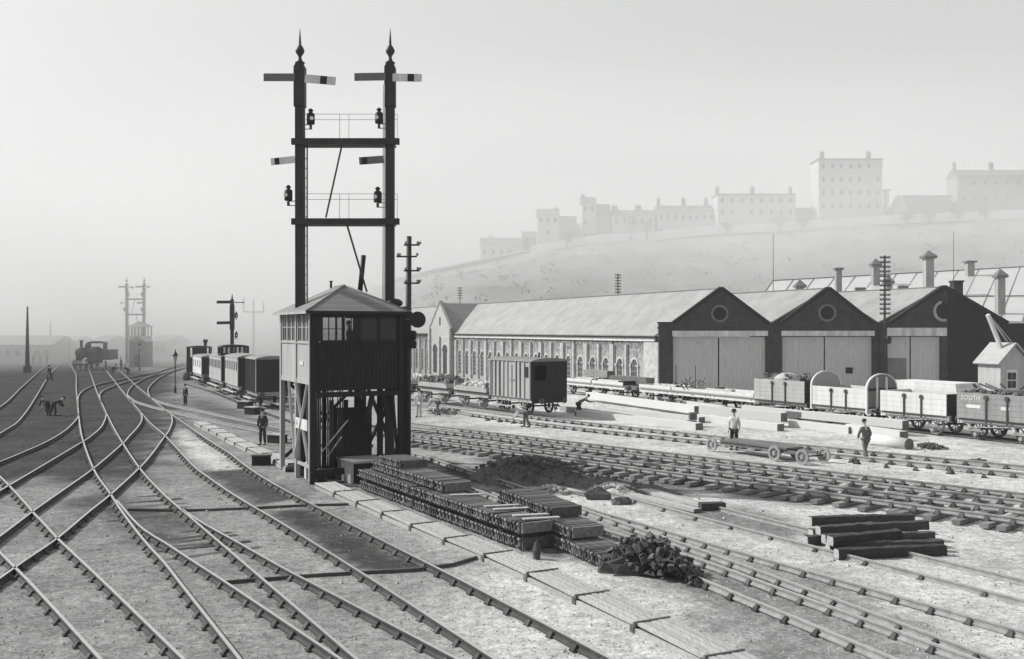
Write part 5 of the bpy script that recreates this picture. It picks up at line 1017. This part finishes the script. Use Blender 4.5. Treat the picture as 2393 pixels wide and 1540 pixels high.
def pose(kind):
    """joints for a man 1.72 m tall; x right, y forward"""
    V = Vector; J = {}
    lean = {'stand': 2, 'walk': 6, 'bend': 72, 'reach': 60, 'kneel': 40}[kind]; a = R(lean)
    hipz = {'stand': .92, 'walk': .90, 'bend': .84, 'reach': .84, 'kneel': .48}[kind]; J['pelvis'] = V((0, 0, hipz))
    d = V((0, math.sin(a), math.cos(a))); n_ = V((0, math.cos(a), -math.sin(a)))
    J['waist'] = J['pelvis'] + d * .16; J['chest'] = J['pelvis'] + d * .38; J['neck'] = J['pelvis'] + d * .56
    hd = (d + V((0, .1, .5 if lean > 30 else .05))).normalized(); J['chin'] = J['neck'] + hd * .09 ; J['head'] = J['neck'] + hd * .19; J['crown'] = J['neck'] + hd * .28
    J['face'] = J['head'] + (V((0, 1, 0)) - hd * hd.y).normalized() * .07
    for s, q in ((-1, 'l'), (1, 'r')):
        sh_ = J['neck'] - d * .07 + V((s * .18, 0, 0)); J['sho' + q] = sh_
        if kind == 'stand': e_, h_ = sh_ + V((s * .06, -.02, -.28)), sh_ + V((s * .05, .07, -.53))
        elif kind == 'walk': e_, h_ = sh_ + V((s * .07, -.09 * s, -.26)), sh_ + V((s * .03, .12 - .1 * s, -.48))
        elif kind == 'bend': e_, h_ = sh_ + V((s * .04, .08, -.26)), sh_ + V((-s * .06, .26, -.44))
        elif kind == 'reach': e_, h_ = sh_ + V((s * .02, .22, -.16)), sh_ + V((-s * .04, .47, -.2))
        else: e_, h_ = sh_ + V((s * .03, .12, -.25)), sh_ + V((-s * .05, .32, -.32))
        J['elb' + q], J['wri' + q] = e_, h_
        hp_ = J['pelvis'] + V((s * .09, 0, -.05)); J['hip' + q] = hp_
        if kind == 'stand': kn, an = hp_ + V((s * .02, .03, -.42)), hp_ + V((s * .03, -.01, -.79))
        elif kind == 'walk': kn, an = hp_ + V((s * .03, .16 * s + .05, -.39)), hp_ + V((s * .04, .27 * s - .02, -.77))
        elif kind in ('bend', 'reach'): kn, an = hp_ + V((s * .05, .1 if s > 0 else -.02, -.38)), hp_ + V((s * .08, .08 if s > 0 else -.15, -.71))
        else: kn, an = hp_ + V((s * .08, .32 if s > 0 else .1, .02 if s > 0 else -.36)), hp_ + V((s * .08, .24 if s > 0 else -.28, -.35))
        J['kne' + q], J['ank' + q] = kn, an; J['toe' + q] = an + V((s * .03, .17, -.055))
    return J
POSES = {}
def person_meshes(kind):
    if kind in POSES: return POSES[kind]
    J = pose(kind); r_ = dict(pelvis=(.15, .11), waist=(.135, .10), chest=(.16, .115), neck=.055, chin=.06, head=(.082, .1), crown=.06, face=.045)
    b = {k: (J[k], r_[k]) for k in r_}; ed = [('pelvis', 'waist'), ('waist', 'chest'), ('chest', 'neck'), ('neck', 'chin'), ('chin', 'head'), ('head', 'crown'), ('head', 'face')]
    for q in 'lr':
        for n, v in (('sho', .062), ('elb', .045), ('wri', .03), ('hip', .085), ('kne', .06), ('ank', .042), ('toe', .035)): b[n + q] = (J[n + q], v)
        ed += [('chest', 'sho' + q), ('sho' + q, 'elb' + q), ('elb' + q, 'wri' + q), ('pelvis', 'hip' + q), ('hip' + q, 'kne' + q), ('kne' + q, 'ank' + q), ('ank' + q, 'toe' + q)]
        fd = (J['wri' + q] - J['elb' + q]).normalized(); sd_ = Vector((0, 1, 0)) - fd * fd.y; sd_.normalize(); pn = fd.cross(sd_)
        b['palm' + q] = (J['wri' + q] + fd * .07, (.032, .018)); ed.append(('wri' + q, 'palm' + q))
        for i, ln in enumerate((.07, .08, .075, .06)):
            p0 = J['wri' + q] + fd * .095 + sd_ * (.03 - .02 * i); b['k%d%s' % (i, q)] = (p0 + fd * ln * .5 + pn * .008, .009); b['t%d%s' % (i, q)] = (p0 + fd * ln * .85 + pn * .03, .008); ed += [('palm' + q, 'k%d%s' % (i, q)), ('k%d%s' % (i, q), 't%d%s' % (i, q))]
        b['th' + q] = (J['wri' + q] + fd * .06 + sd_ * .05 + pn * .015, .01); ed.append(('palm' + q, 'th' + q))
    body = skinmesh(b, ed, 'pelvis')
    up = (J['crown'] - J['neck']).normalized(); fw_ = (J['face'] - J['head']).normalized(); bm_ = bmesh.new(); bm_.from_mesh(body)
    for off, rad in ((fw_ * .125, .018), (fw_ * .095 + up * .03 + Vector((.03, 0, 0)), .012), (fw_ * .095 + up * .03 - Vector((.03, 0, 0)), .012), (Vector((.085, 0, 0)), .022), (Vector((-.085, 0, 0)), .022), (fw_ * .105 - up * .055, .016)):
        bmesh.ops.create_icosphere(bm_, subdivisions=1, radius=rad, matrix=Matrix.Translation(J['head'] + off - up * .01))
    bm_.to_mesh(body); bm_.free()
    jn = {'pelvis': (J['pelvis'] - (J['waist'] - J['pelvis']) * .6, (.175, .14)), 'waist': (J['waist'], (.16, .125)), 'chest': (J['chest'], (.185, .14)), 'collar': (J['neck'] - (J['neck'] - J['chest']) * .15, .085)}; je = [('pelvis', 'waist'), ('waist', 'chest'), ('chest', 'collar')]
    tn = {'pelvis': (J['pelvis'], (.16, .125))}; te_ = []
    bn, be = {}, []
    for q in 'lr':
        jn['s' + q], jn['e' + q], jn['w' + q] = (J['sho' + q], .085), (J['elb' + q], .066), (J['wri' + q] - (J['wri' + q] - J['elb' + q]) * .08, .05); je += [('chest', 's' + q), ('s' + q, 'e' + q), ('e' + q, 'w' + q)]
        tn['h' + q], tn['k' + q], tn['a' + q] = (J['hip' + q], .11), (J['kne' + q], .085), (J['ank' + q], .075); te_ += [('pelvis', 'h' + q), ('h' + q, 'k' + q), ('k' + q, 'a' + q)]
    boots = MB()
    for q in 'lr':
        a, t = J['ank' + q], J['toe' + q]; boots.blob(a + Vector((0, 0, -.02)), .058, .06, .08, 8, 5); boots.blob((a + t) / 2 + Vector((0, .02, -.03)), .052, .13, .045, 8, 5)
    hat = MB(); q = up.to_track_quat('Z', 'Y'); prof = [(.135, 0), (.14, .012), (.10, .02), (.098, .07), (.08, .115), (.02, .13)]
    hb = MB(); hb.lathe(prof, (0, 0, 0), 12); hat.add([J['crown'] - up * .045 + q @ Vector(v) for v in hb.v], hb.f, True)
    POSES[kind] = (body, skinmesh(jn, je, 'chest'), skinmesh(tn, te_, 'pelvis'), boots, hat); return POSES[kind]
def person(label, kind, loc, face, ht=1.72, coat='cloth', legs='cloth', group=None):
    body, jk, tr, boots, hat = person_meshes(kind); t = thing('person', label, 'person', loc, face, group); t.scale = (ht / 1.72,) * 3
    for n, me_, mm in (('body', body, 'skin'), ('jacket', jk, coat), ('trousers', tr, legs)):
        o = bpy.data.objects.new(n, me_.copy()); o.data.materials.clear(); o.data.materials.append(M[mm]); COL.objects.link(o); o.parent = t
    boots.build('boots', M['felt'], t); hat.build('hat', M['felt'], t); return t
def pers(lab, kind, x, y, face, ht=1.72, coat='cloth', legs='cloth', z=None):
    p = G(x, y); p.z = gz(p.x, p.y) if z is None else z; p.z += .01; return person(lab, kind, p, R(face), ht, coat, legs)
# heading: 0 looks away from us, 90 looks left, -90 right, 180 towards us
pers('man in grey jacket and cap walking away on the new track, right of the trolley', 'walk', 2023, 1079, 15, 1.63, 'greycloth', 'greycloth')
pers('workman in white shirt and dark trousers standing at the trolley', 'stand', 1716, 1058, 150, 1.78, 'white', 'cloth')
pers('dark clothed man standing close left of the signal cabin', 'stand', 614, 1040, 170, 1.68)
pers('dark figure standing between the gas lamp and the carriages', 'stand', 433.5, 947, 150, 1.5)
pers('pale clothed man bending down beside the near corner of the brake van', 'bend', 1230, 1003, 100, 1.72, 'palecloth', 'greycloth')
pers('man stooping with arms out over the timber baulks right of the brake van', 'reach', 1352, 976, -80, 1.7, 'greycloth', 'cloth')
pers('pale clothed man standing beside the ballast wagons', 'stand', 979, 976, 160, 1.75, 'palecloth', 'palecloth')
pers('pale clothed man shovelling, bent over beside the ballast wagons', 'bend', 1024, 974, 80, 1.72, 'palecloth', 'greycloth')
for i, (x, y, k_, f_a, lab) in enumerate(((247, 868, 'stand', 120, 'standing man, left of the gang in front of the engine'), (263, 872, 'kneel', -100, 'kneeling man in the middle of the gang near the engine'), (283, 864, 'stand', 90, 'standing man, right of the gang near the engine'), (300, 874, 'kneel', 80, 'kneeling man apart to the right of the gang'), (78, 852, 'stand', 170, 'dark man nearest the mast in the trio at the far left'), (94, 850, 'stand', 200, 'dark man in the middle of the trio at the far left'), (110, 852, 'stand', 150, 'dark man on the right of the trio at the far left'), (116, 890, 'walk', 160, 'lone dark man walking beside the outermost left rail'), (112, 970, 'bend', 60, 'dark man bending, left of two at work in the cindery ground'), (124, 972, 'bend', -40, 'dark man bending, right of two at work in the cindery ground'), (322, 858, 'kneel', 100, 'kneeling man in front of the hut'))):
    pers(lab, k_, x, y, f_a, 1.68)
lc = cab.matrix_world if False else xf(cab); q = lc @ Vector((1.72, .85, Z0 + .43)); person('signalman in cap silhouetted at the cabin window', 'stand', q, R(80), 1.72); 
m = MB(); m.box(.6, 2.6, .5, 1.4, Z0 + .11, Z0 + .425); m.build('raised_step', M['darkwood'], cab)

# ------------------------------------------------------------------ trolley, crates, piles
tr = thing('rail_trolley', 'low platelayers trolley with spoked wheels standing on the new tracks', 'trolley', G(1770, 1078), R(64)); 
a, b = G(1700, 1062), G(1905, 1092); d = (b - a); tr.location = (a + b) / 2; tr.location.z = .13; tr.rotation_euler = (0, 0, math.atan2(d.y, d.x)); hl = d.length / 2
MB().box(-hl, hl * .55, -.5, .6, .5, .58).build('deck', M['timberend'], tr); m = MB(); m.box(-hl, hl * .9, -.45, -.35, .36, .49); m.box(-hl, hl * .9, .4, .5, .36, .49); m.build('bearer', M['timberend'], tr)
for x in (hl * .35, hl * .95):
    for y in (-.62, .7): child(SMALLWHEEL, tr, (x, y, .33), (0, 0, R(90)))
    m = MB(); m.cyl((x, -.6, .33), (x, .7, .33), .035, n=6); m.build('axle', M['iron'], tr)
for y in (-.6, .7): child(SMALLWHEEL, tr, (-hl * 1.15, y, .33), (0, 0, R(90)))
m = MB(); m.bar((-hl * 1.15, 0, .4), (-hl, 0, .5), .08); m.build('draw_bar', M['timberend'], tr)
cr_ = G(611, 1086); c = thing('tool_box', 'dark low tool box lying on the cinders left of the signal cabin', 'box', (cr_.x, cr_.y, .0), R(10)); m = MB(); m.box(-.38, .38, -.2, .2, 0, .38); m.build('box', M['darkwood'], c); m = MB(); m.box(-.42, .42, -.24, .24, .382, .44); m.build('lid', M['timberend'], c)
for x, y, w_, h_, lab in ((436, 889, 20, 20, 'dark rounded barrel beside the gas lamp near the carriages'), (470, 884, 12, 18, 'dark upright wheel stack by the far van, left'), (484, 888, 16, 22, 'dark round topped stack by the far van, right')): p = G(x, y); k = F / p.y; t = thing('barrel', lab, 'barrel', (p.x, p.y, 0)); m = MB(); m.lathe([(w_ / 2 / k * .8, 0), (w_ / 2 / k, h_ / 2 / k), (w_ / 2 / k * .8, h_ / k)], n=12); m.build('staves', M['timberend'], t); m = MB(); m.lathe([(w_ / 2 / k * .95, h_ * .2 / k), (w_ / 2 / k * 1.0, h_ * .25 / k)], n=12); m.build('hoop', M['iron'], t)
for x, y, s, lab in ((573, 955, .5, 'pale topped box lying in front of the carriage steps, left'), (590, 968, .45, 'pale topped box lying in front of the carriage steps, right'), (648, 1035, .4, 'dark crate beside the left legs of the signal cabin')): p = G(x, y); t = thing('wooden_box', lab, 'box', (p.x, p.y, 0), R(-30)); m = MB(); m.box(-s, s, -.3, .3, 0, s); m.build('box', M['darkwood'], t); m = MB(); m.box(-s - .03, s + .03, -.33, .33, s + .002, s + .06); m.build('lid', M['plank'], t)
# plank covered signal wire trunking
trk = thing('wire_trunking', 'long plank covered trunking stepping down from the cabin to the foreground', 'trunking', G(1020, 1250))
def trunk(par, pl_, w0, secs, z0=.14, zs=.035):
    P = [G(x, y, .2) for x, y in pl_]; tot = sum((b - a).length for a, b in zip(P, P[1:])); pts = along(P, tot / secs * .9999)
    for (a, h), (b, _) in zip(pts, pts[1:]):
        d = Vector((math.cos(h), math.sin(h), 0)); r_ = Vector((d.y, -d.x, 0)); n = 5
        for j in range(n):
            o0 = -w0 / 2 + w0 * j / n; m = MB(); p = Vector((a.x, a.y, z0 + random.uniform(-.006, .006))) + r_ * (o0 + w0 / n / 2); q = Vector((b.x, b.y, z0 + zs + random.uniform(-.006, .006))) + r_ * (o0 + w0 / n / 2)
            m.bar(p + d * .03, q + d * .05, w0 / n - .03, .045); m.build('cover_board', M['plank'], par, True)
        m = MB(); p = Vector((a.x, a.y, z0 + .03)); m.bar(p - r_ * w0 * .55, p + r_ * w0 * .52, .05, .1); m.bar(p - r_ * w0 * .52 - Vector((0, 0, .12)), p - r_ * w0 * .52 + d * .12 - Vector((0, 0, .12)), .06, .2); m.bar(Vector((a.x, a.y, .085)) + d * .05, Vector((b.x, b.y, .085)) - d * .05, w0 * .9, .05); m.build('bearer', M['timberend'], par, True)  # dark battens and base stand in for shadow at joints and board gaps
        m = MB(); 
        for s in (-.5, .5): m.bar(Vector((a.x, a.y, .05)) + r_ * w0 * s, Vector((b.x, b.y, .05)) + r_ * w0 * s, .04, .11)
        m.build('side_board', M['plank'], par, True)
trunk(trk, [(1900, 1625), (1640, 1500), (1505, 1440), (1310, 1352), (1232, 1318), (1138, 1279), (1060, 1250), (952, 1206), (760, 1127)], .78, 11)
tk2 = thing('wire_trunking', 'narrow plank trunking running from the cabin back beside the far tracks', 'trunking', G(580, 1045)); trunk(tk2, [(690, 1090), (640, 1062), (580, 1040), (520, 1010), (468, 985)], .7, 9)
for P_, lab in (([(300, 1190), (430, 1192), (560, 1188), (700, 1181), (815, 1178)], 'upper dark pipe crossing beneath the foreground rails'), ([(520, 1360), (760, 1342), (975, 1330), (1060, 1318), (1120, 1300)], 'lower dark pipe crossing beneath the foreground rails')):
    path = catmull([G(x, y, .05) for x, y in P_], .6); m = MB(); m.sweep(path, [(-.03, -.05), (.03, -.05), (.03, .03), (-.03, .03)]); t = thing('point_rodding', lab, 'pipe', path[0]); m.build('pipe', M['iron'], t, True)
# stacked iron castings
im = MB(); im.box(-.04, .04, .1, 1.0, 0, .27)
im.prism([(-.034, .03, .0), (-.034, -.03, .01), (-.034, -.1, .07), (-.034, -.085, .11), (-.034, -.03, .07), (-.034, -.02, .18), (-.034, -.06, .25), (-.034, -.03, .29), (-.034, .03, .28)], (.068, 0, 0))
CAST = proto(im, 'iron_casting', M['casting'])
rows_ = []
def pile(p0, p1, zlev, depth_off, step=.095, start=0, stop=1):
    d = (p1 - p0); L_ = d.length; d.normalize(); r_ = Vector((d.y, -d.x, 0)); r_ = r_ if r_.x > 0 else -r_; h = math.atan2(r_.y, r_.x) - R(90); n = int(L_ * (stop - start) / step)
    for i in range(n):
        if random.random() < .02: continue
        q = p0 + d * (L_ * start + (i + random.uniform(-.15, .15)) * step) + r_ * (depth_off + random.uniform(-.03, .03)); rows_.append((Vector((q.x, q.y, zlev)), h, random.uniform(-.04, .04)))
A0, A1 = G(1214, 1287), G(838, 1142); B0, B1 = G(1412, 1334), G(1150, 1212)
core = MB()
for lev, off, st_, sp_ in ((0, .05, 0, 1), (.41, .0, 0, 1)): pile(A0, A1, lev + .02, off, .125, st_, sp_)
for lev, off, st_, sp_ in ((.72, .35, .46, .96), (.97, .5, .78, .94)): pile(A0, A1, lev, off, .125, st_, sp_)
for lev, off, st_, sp_ in ((0, .05, 0, 1), (.32, .14, .3, 1), (.6, .2, .5, 1)): pile(B0, B1, lev + .02, off, .13, st_, sp_)
rows_.sort(key=lambda r: r[0].length); stuff = MB()
for i, (q, h, tl) in enumerate(rows_):
    if i < 290:
        c = CAST.copy(); COL.objects.link(c); c.location = q; c.rotation_euler = (0, tl, h); tag(c, 'ribbed iron casting set on edge in the stacked piles beside the plank trunking', 'iron casting', 'stacked iron castings')
    else:
        mx = Matrix.LocRotScale(q, Matrix.Rotation(h, 3, 'Z').to_euler(), None); stuff.add([mx @ v.co for v in CAST.data.vertices], [tuple(p.vertices) for p in CAST.data.polygons])
o = stuff.build('stacked_castings', M['casting']); o['kind'] = 'stuff'; o['label'] = 'further rows of stacked iron castings near the signal cabin'
zz = MB(); dA = (A1 - A0).normalized(); rA = Vector((dA.y, -dA.x, 0)); p_, q_ = A0 + rA * .6 + Vector((0, 0, .37)), A1 + rA * .6 + Vector((0, 0, .37)); zz.bar(p_ + dA * .1, q_, .85, .09); o = zz.build('packing_timber', M['tarsleeper']); tag(o, 'dark packing timber between the tiers of the long casting pile', 'timber')
for i in (0, 1, 3, 4, 8):                                  # boards on the piles
    s = i / 9; p = A0.lerp(A1, .03 + .42 * s); p.z = .71; t = MB(); t.box(-.5, .5, -.09, .09, 0, .035); o = t.build('loose_plank', M['plank']); o.location = p + Vector((.75, .3, 0)); o.rotation_euler = (0, 0, R(14 + random.uniform(-9, 9))); tag(o, 'short weathered plank lying flat on top of the stacked iron castings', 'plank', 'planks on the piles')
# heap of scrap iron chairs
def tumble(lab, n, x0, x1, yfun, hgt, grp, sc=1.0):
    for i in range(n):
        s = random.random(); x = x0 + (x1 - x0) * s; yb = yfun(s); p = G(x, yb + random.uniform(-14, 14)); z = hgt * math.sin(math.pi * min(.97, max(.05, s))) * random.random() ** .7
        c = CHAIR.copy(); COL.objects.link(c); c.name = 'scrap_chair'; c.data = SCRAP.data; c.location = (p.x, p.y, max(0, z)); c.rotation_euler = (random.uniform(-1.4, 1.4), random.uniform(-1.4, 1.4), random.uniform(0, 6)); c.scale = (sc * random.uniform(.5, 1.0),) * 3; tag(c, lab, 'scrap iron', grp)
SCRAP = CHAIR.copy(); SCRAP.data = CHAIR.data.copy(); SCRAP.data.materials[0] = M['scrap']
tumble('rusty broken iron chair tumbled in the scrap heap at the end of the casting piles', 295, 1405, 1640, lambda s: 1318 + 42 * s, .75, 'scrap iron heap')
hp2 = MB(); hc = G(1515, 1338); hp2.blob((hc.x, hc.y, -.1), 1.2, .45, .4, 16, 8, .25, False); o = hp2.build('scrap_heap_core', M['iron']); o['kind'] = 'stuff'; o['label'] = 'dark mass of small scrap under the heaped iron chairs'
# earth mound and rubble
def mound(x0, y0, x1, y1, wd, hgt, mm, name, lab, st_=0, seed=1):
    a, b = G(x0, y0), G(x1, y1); c = (a + b) / 2; d = b - a; L_ = d.length / 2; h = math.atan2(d.y, d.x); m = MB(); n1, n2 = 40, 22; vs = []
    for j in range(n2 + 1):
        for i in range(n1 + 1):
            u, v = -1 + 2 * i / n1, -1 + 2 * j / n2; r_ = min(1, math.hypot(u, v)); z = hgt * (1 - r_ * r_) ** 1.2 * (.75 + .5 * noise.noise((u * 2.2, v * 2.2, seed))) + .3 * hgt * noise.noise((u * 9, v * 7, seed)) * (1 - r_); q = Vector((u * L_, v * wd, z - .08))
            vs.append((c.x + q.x * math.cos(h) - q.y * math.sin(h), c.y + q.x * math.sin(h) + q.y * math.cos(h), q.z))
    m.add(vs, [(j * (n1 + 1) + i, j * (n1 + 1) + i + 1, (j + 1) * (n1 + 1) + i + 1, (j + 1) * (n1 + 1) + i) for j in range(n2) for i in range(n1)], True)
    for _ in range(st_): u, v = random.gauss(0, .4), random.gauss(0, .4); r_ = min(1, math.hypot(u, v)); s = random.uniform(.03, .10); m.blob((c.x + u * L_ * math.cos(h) - v * wd * math.sin(h), c.y + u * L_ * math.sin(h) + v * wd * math.cos(h), hgt * .8 * (1 - r_ * r_)), s, s * 1.2, s * .8, 5, 3, .3, False)
    o = m.build(name, M[mm]); o['kind'] = 'stuff'; o['label'] = lab
mound(1085, 1108, 1400, 1128, 2.1, 1.0, 'earth', 'earth_mound', 'low mound of dark dug earth beyond the siding', 420, 1); mound(1270, 1122, 1620, 1160, 1.1, .45, 'earth', 'earth_spread', 'spread of dark earth thinning out to the right', 30, 2)
mound(1385, 1142, 1490, 1160, .9, .38, 'rubble', 'chalk_rubble', 'broken pale chalk rubble at the foot of the earth mound', 90, 3); mound(1255, 1145, 1330, 1158, .5, .3, 'rubble', 'chalk_rubble', 'small patch of pale rubble', 50, 4); mound(2130, 1048, 2220, 1058, .8, .4, 'earth', 'clinker_pile', 'pile of dark clinker beside the round log', 110, 5); mound(990, 965, 1100, 975, 1.2, .5, 'earth', 'spoil_bank', 'dark spoil thrown out beside the ballast wagons', 80, 6); mound(2250, 1082, 2330, 1090, .5, .25, 'earth', 'cinder_spill', 'dark cinder spill by the far right track', 50, 7)
def lump(name, lab, cat, x, y, s, mm, rz=0): p = G(x, y); o = MB(); o.blob((0, 0, s[2] * .4), s[0], s[1], s[2], 7, 5, .3, False); q = o.build(name, M[mm]); q.location = p; q.rotation_euler = (0, 0, rz); tag(q, lab, cat)
lump('clay_lump', 'dark lump in the rubble below the earth mound', 'lump', 1400, 1166, (.5, .25, .25), 'earth'); lump('spoil_lump', 'small dark lump right of the pale rubble', 'lump', 1452, 1178, (.3, .2, .16), 'earth'); lump('post_stump', 'small dark stump standing by the end of the first casting pile', 'stump', 1255, 1305, (.12, .12, .28), 'iron')
bp('pale pole lying across the rubble', 1300, 1147, 1385, 1165, .14, .14, .06, M['plank'], True); bp('thin plank lying in the flat shingle left of the dark timber end', 1500, 1150, 1655, 1188, .35, .1, .02, M['plank'])
bp('long pale plank beside the half buried siding', 1475, 1160, 1630, 1198, .3, .1, .02, M['plank']); p = G(1664, 1192); m = MB(); m.box(-.4, .4, -.16, .16, 0, .24); o = m.build('timber_end', M['tarsleeper']); o.location = p; o.rotation_euler = (0, 0, R(10)); tag(o, 'short black timber block beside the half buried siding', 'timber block')
# heap of old sleepers, lower right
hs = [  # left end, right end on the sheet, height, tilt
    ((1895, 1258), (2138, 1246), .0, 'hidden bottom sleeper at the back of the sleeper heap'), ((1893, 1254), (2132, 1246), .30, 'topmost straight sleeper at the back of the sleeper heap'),
    ((1883, 1274), (2060, 1268), .0, 'short showing sleeper under the left of the sleeper heap'), ((1912, 1276), (2165, 1262), .28, 'ragged long sleeper across the middle of the sleeper heap'), ((1925, 1284), (2180, 1276), .14, 'ragged sleeper second from the front of the heap'),
    ((1935, 1292), (2200, 1286), .02, 'weathered sleeper slanting out to the right of the heap'), ((1955, 1306), (2206, 1296), .0, 'front lowest sleeper of the heap'), ((1940, 1296), (2100, 1280), .22, 'pale ended sleeper poking left from the heap')]
for (x0, y0), (x1, y1), z, lab in hs:
    a, b = G(x0, y0), G(x1, y1); a.z = b.z = z + .13; t = thing('old_sleeper', lab, 'sleeper', (a + b) / 2); t.location.z = z; m = MB(); d = (b - a).normalized(); r_ = Vector((d.y, -d.x, 0)); n = 14; vs = []; inv = Vector(t.location)
    for i in range(n + 1):
        c = a.lerp(b, i / n) - inv + Vector((0, 0, random.uniform(-.012, .012)))
        for s, u in ((-.13, -.12), (.13, -.12), (.14, 0), (.12, .12), (0, .135), (-.12, .12), (-.14, .01)): vs.append(c + r_ * (s + random.uniform(-.02, .02)) + Vector((0, 0, u + random.uniform(-.018, .018))))
    m.add(vs, [(i * 7 + j, i * 7 + (j + 1) % 7, (i + 1) * 7 + (j + 1) % 7, (i + 1) * 7 + j) for i in range(n) for j in range(7)] + [tuple(range(7)), tuple(range(n * 7, n * 7 + 7))]); m.build('timber', M['tarsleeper'], t)
    e_ = MB(); c = a - inv; e_.add([c - d * .006 + r_ * s + Vector((0, 0, u)) for s, u in ((-.12, -.11), (.12, -.11), (.13, 0), (.11, .11), (-.11, .11), (-.13, .01))], [(0, 1, 2, 3, 4, 5)]); e_.build('sawn_end', M['plank'], t)

# ------------------------------------------------------------------ smoke and haze
def volume(name, mb, dens, label):
    m_ = bpy.data.materials.new(name); m_.use_nodes = True; n = m_.node_tree; n.nodes.clear(); v = n.nodes.new('ShaderNodeVolumePrincipled'); o_ = n.nodes.new('ShaderNodeOutputMaterial'); v.inputs['Color'].default_value = (.93, .93, .93, 1); v.inputs['Density'].default_value = dens; v.inputs['Anisotropy'].default_value = .0; n.links.new(v.outputs[0], o_.inputs['Volume'])
    o = mb.build(name, m_); o['kind'] = 'stuff'; o['label'] = label; return o
volume('haze', MB().box(-560, 640, -20, 640, -4.5, 75), HAZE, 'thin pale smoky haze over the whole yard')
def smoke(c, r, dens, label):
    o = MB().blob((0, 0, 0), 1, 1, 1, 32, 16).build('smoke', bpy.data.materials.new('smoke')); o.location = c; o.scale = r; o['kind'] = 'stuff'; o['label'] = label
    m_ = o.data.materials[0]; m_.use_nodes = True; n = m_.node_tree; n.nodes.clear(); N = n.nodes.new; L = n.links.new
    v = N('ShaderNodeVolumePrincipled'); o_ = N('ShaderNodeOutputMaterial'); v.inputs['Color'].default_value = (.88, .88, .88, 1); L(v.outputs[0], o_.inputs['Volume'])
    tc = N('ShaderNodeTexCoord'); ln = N('ShaderNodeVectorMath'); ln.operation = 'LENGTH'; L(tc.outputs['Object'], ln.inputs[0])
    mr = N('ShaderNodeMapRange'); mr.interpolation_type = 'SMOOTHSTEP'; L(ln.outputs['Value'], mr.inputs[0]); mr.inputs[1].default_value = .35; mr.inputs[2].default_value = 1.0; mr.inputs[3].default_value = dens; mr.inputs[4].default_value = 0
    ns = N('ShaderNodeTexNoise'); ns.inputs['Scale'].default_value = 3.0; ns.inputs['Detail'].default_value = 3; L(tc.outputs['Object'], ns.inputs['Vector'])
    m2 = N('ShaderNodeMapRange'); L(ns.outputs[0], m2.inputs[0]); m2.inputs[1].default_value = .35; m2.inputs[2].default_value = .7; m2.inputs[3].default_value = .35; m2.inputs[4].default_value = 1.6
    ml_ = N('ShaderNodeMath'); ml_.operation = 'MULTIPLY'; L(mr.outputs[0], ml_.inputs[0]); L(m2.outputs[0], ml_.inputs[1]); L(ml_.outputs[0], v.inputs['Density'])
smoke((30, 262, 12), (360, 80, 75), .0135, 'bank of pale smoke hanging before the hill and behind the sheds')
smoke((-80, 190, 2), (80, 85, 42), .021, 'drifting steam and smoke round the engine and the far left of the yard')
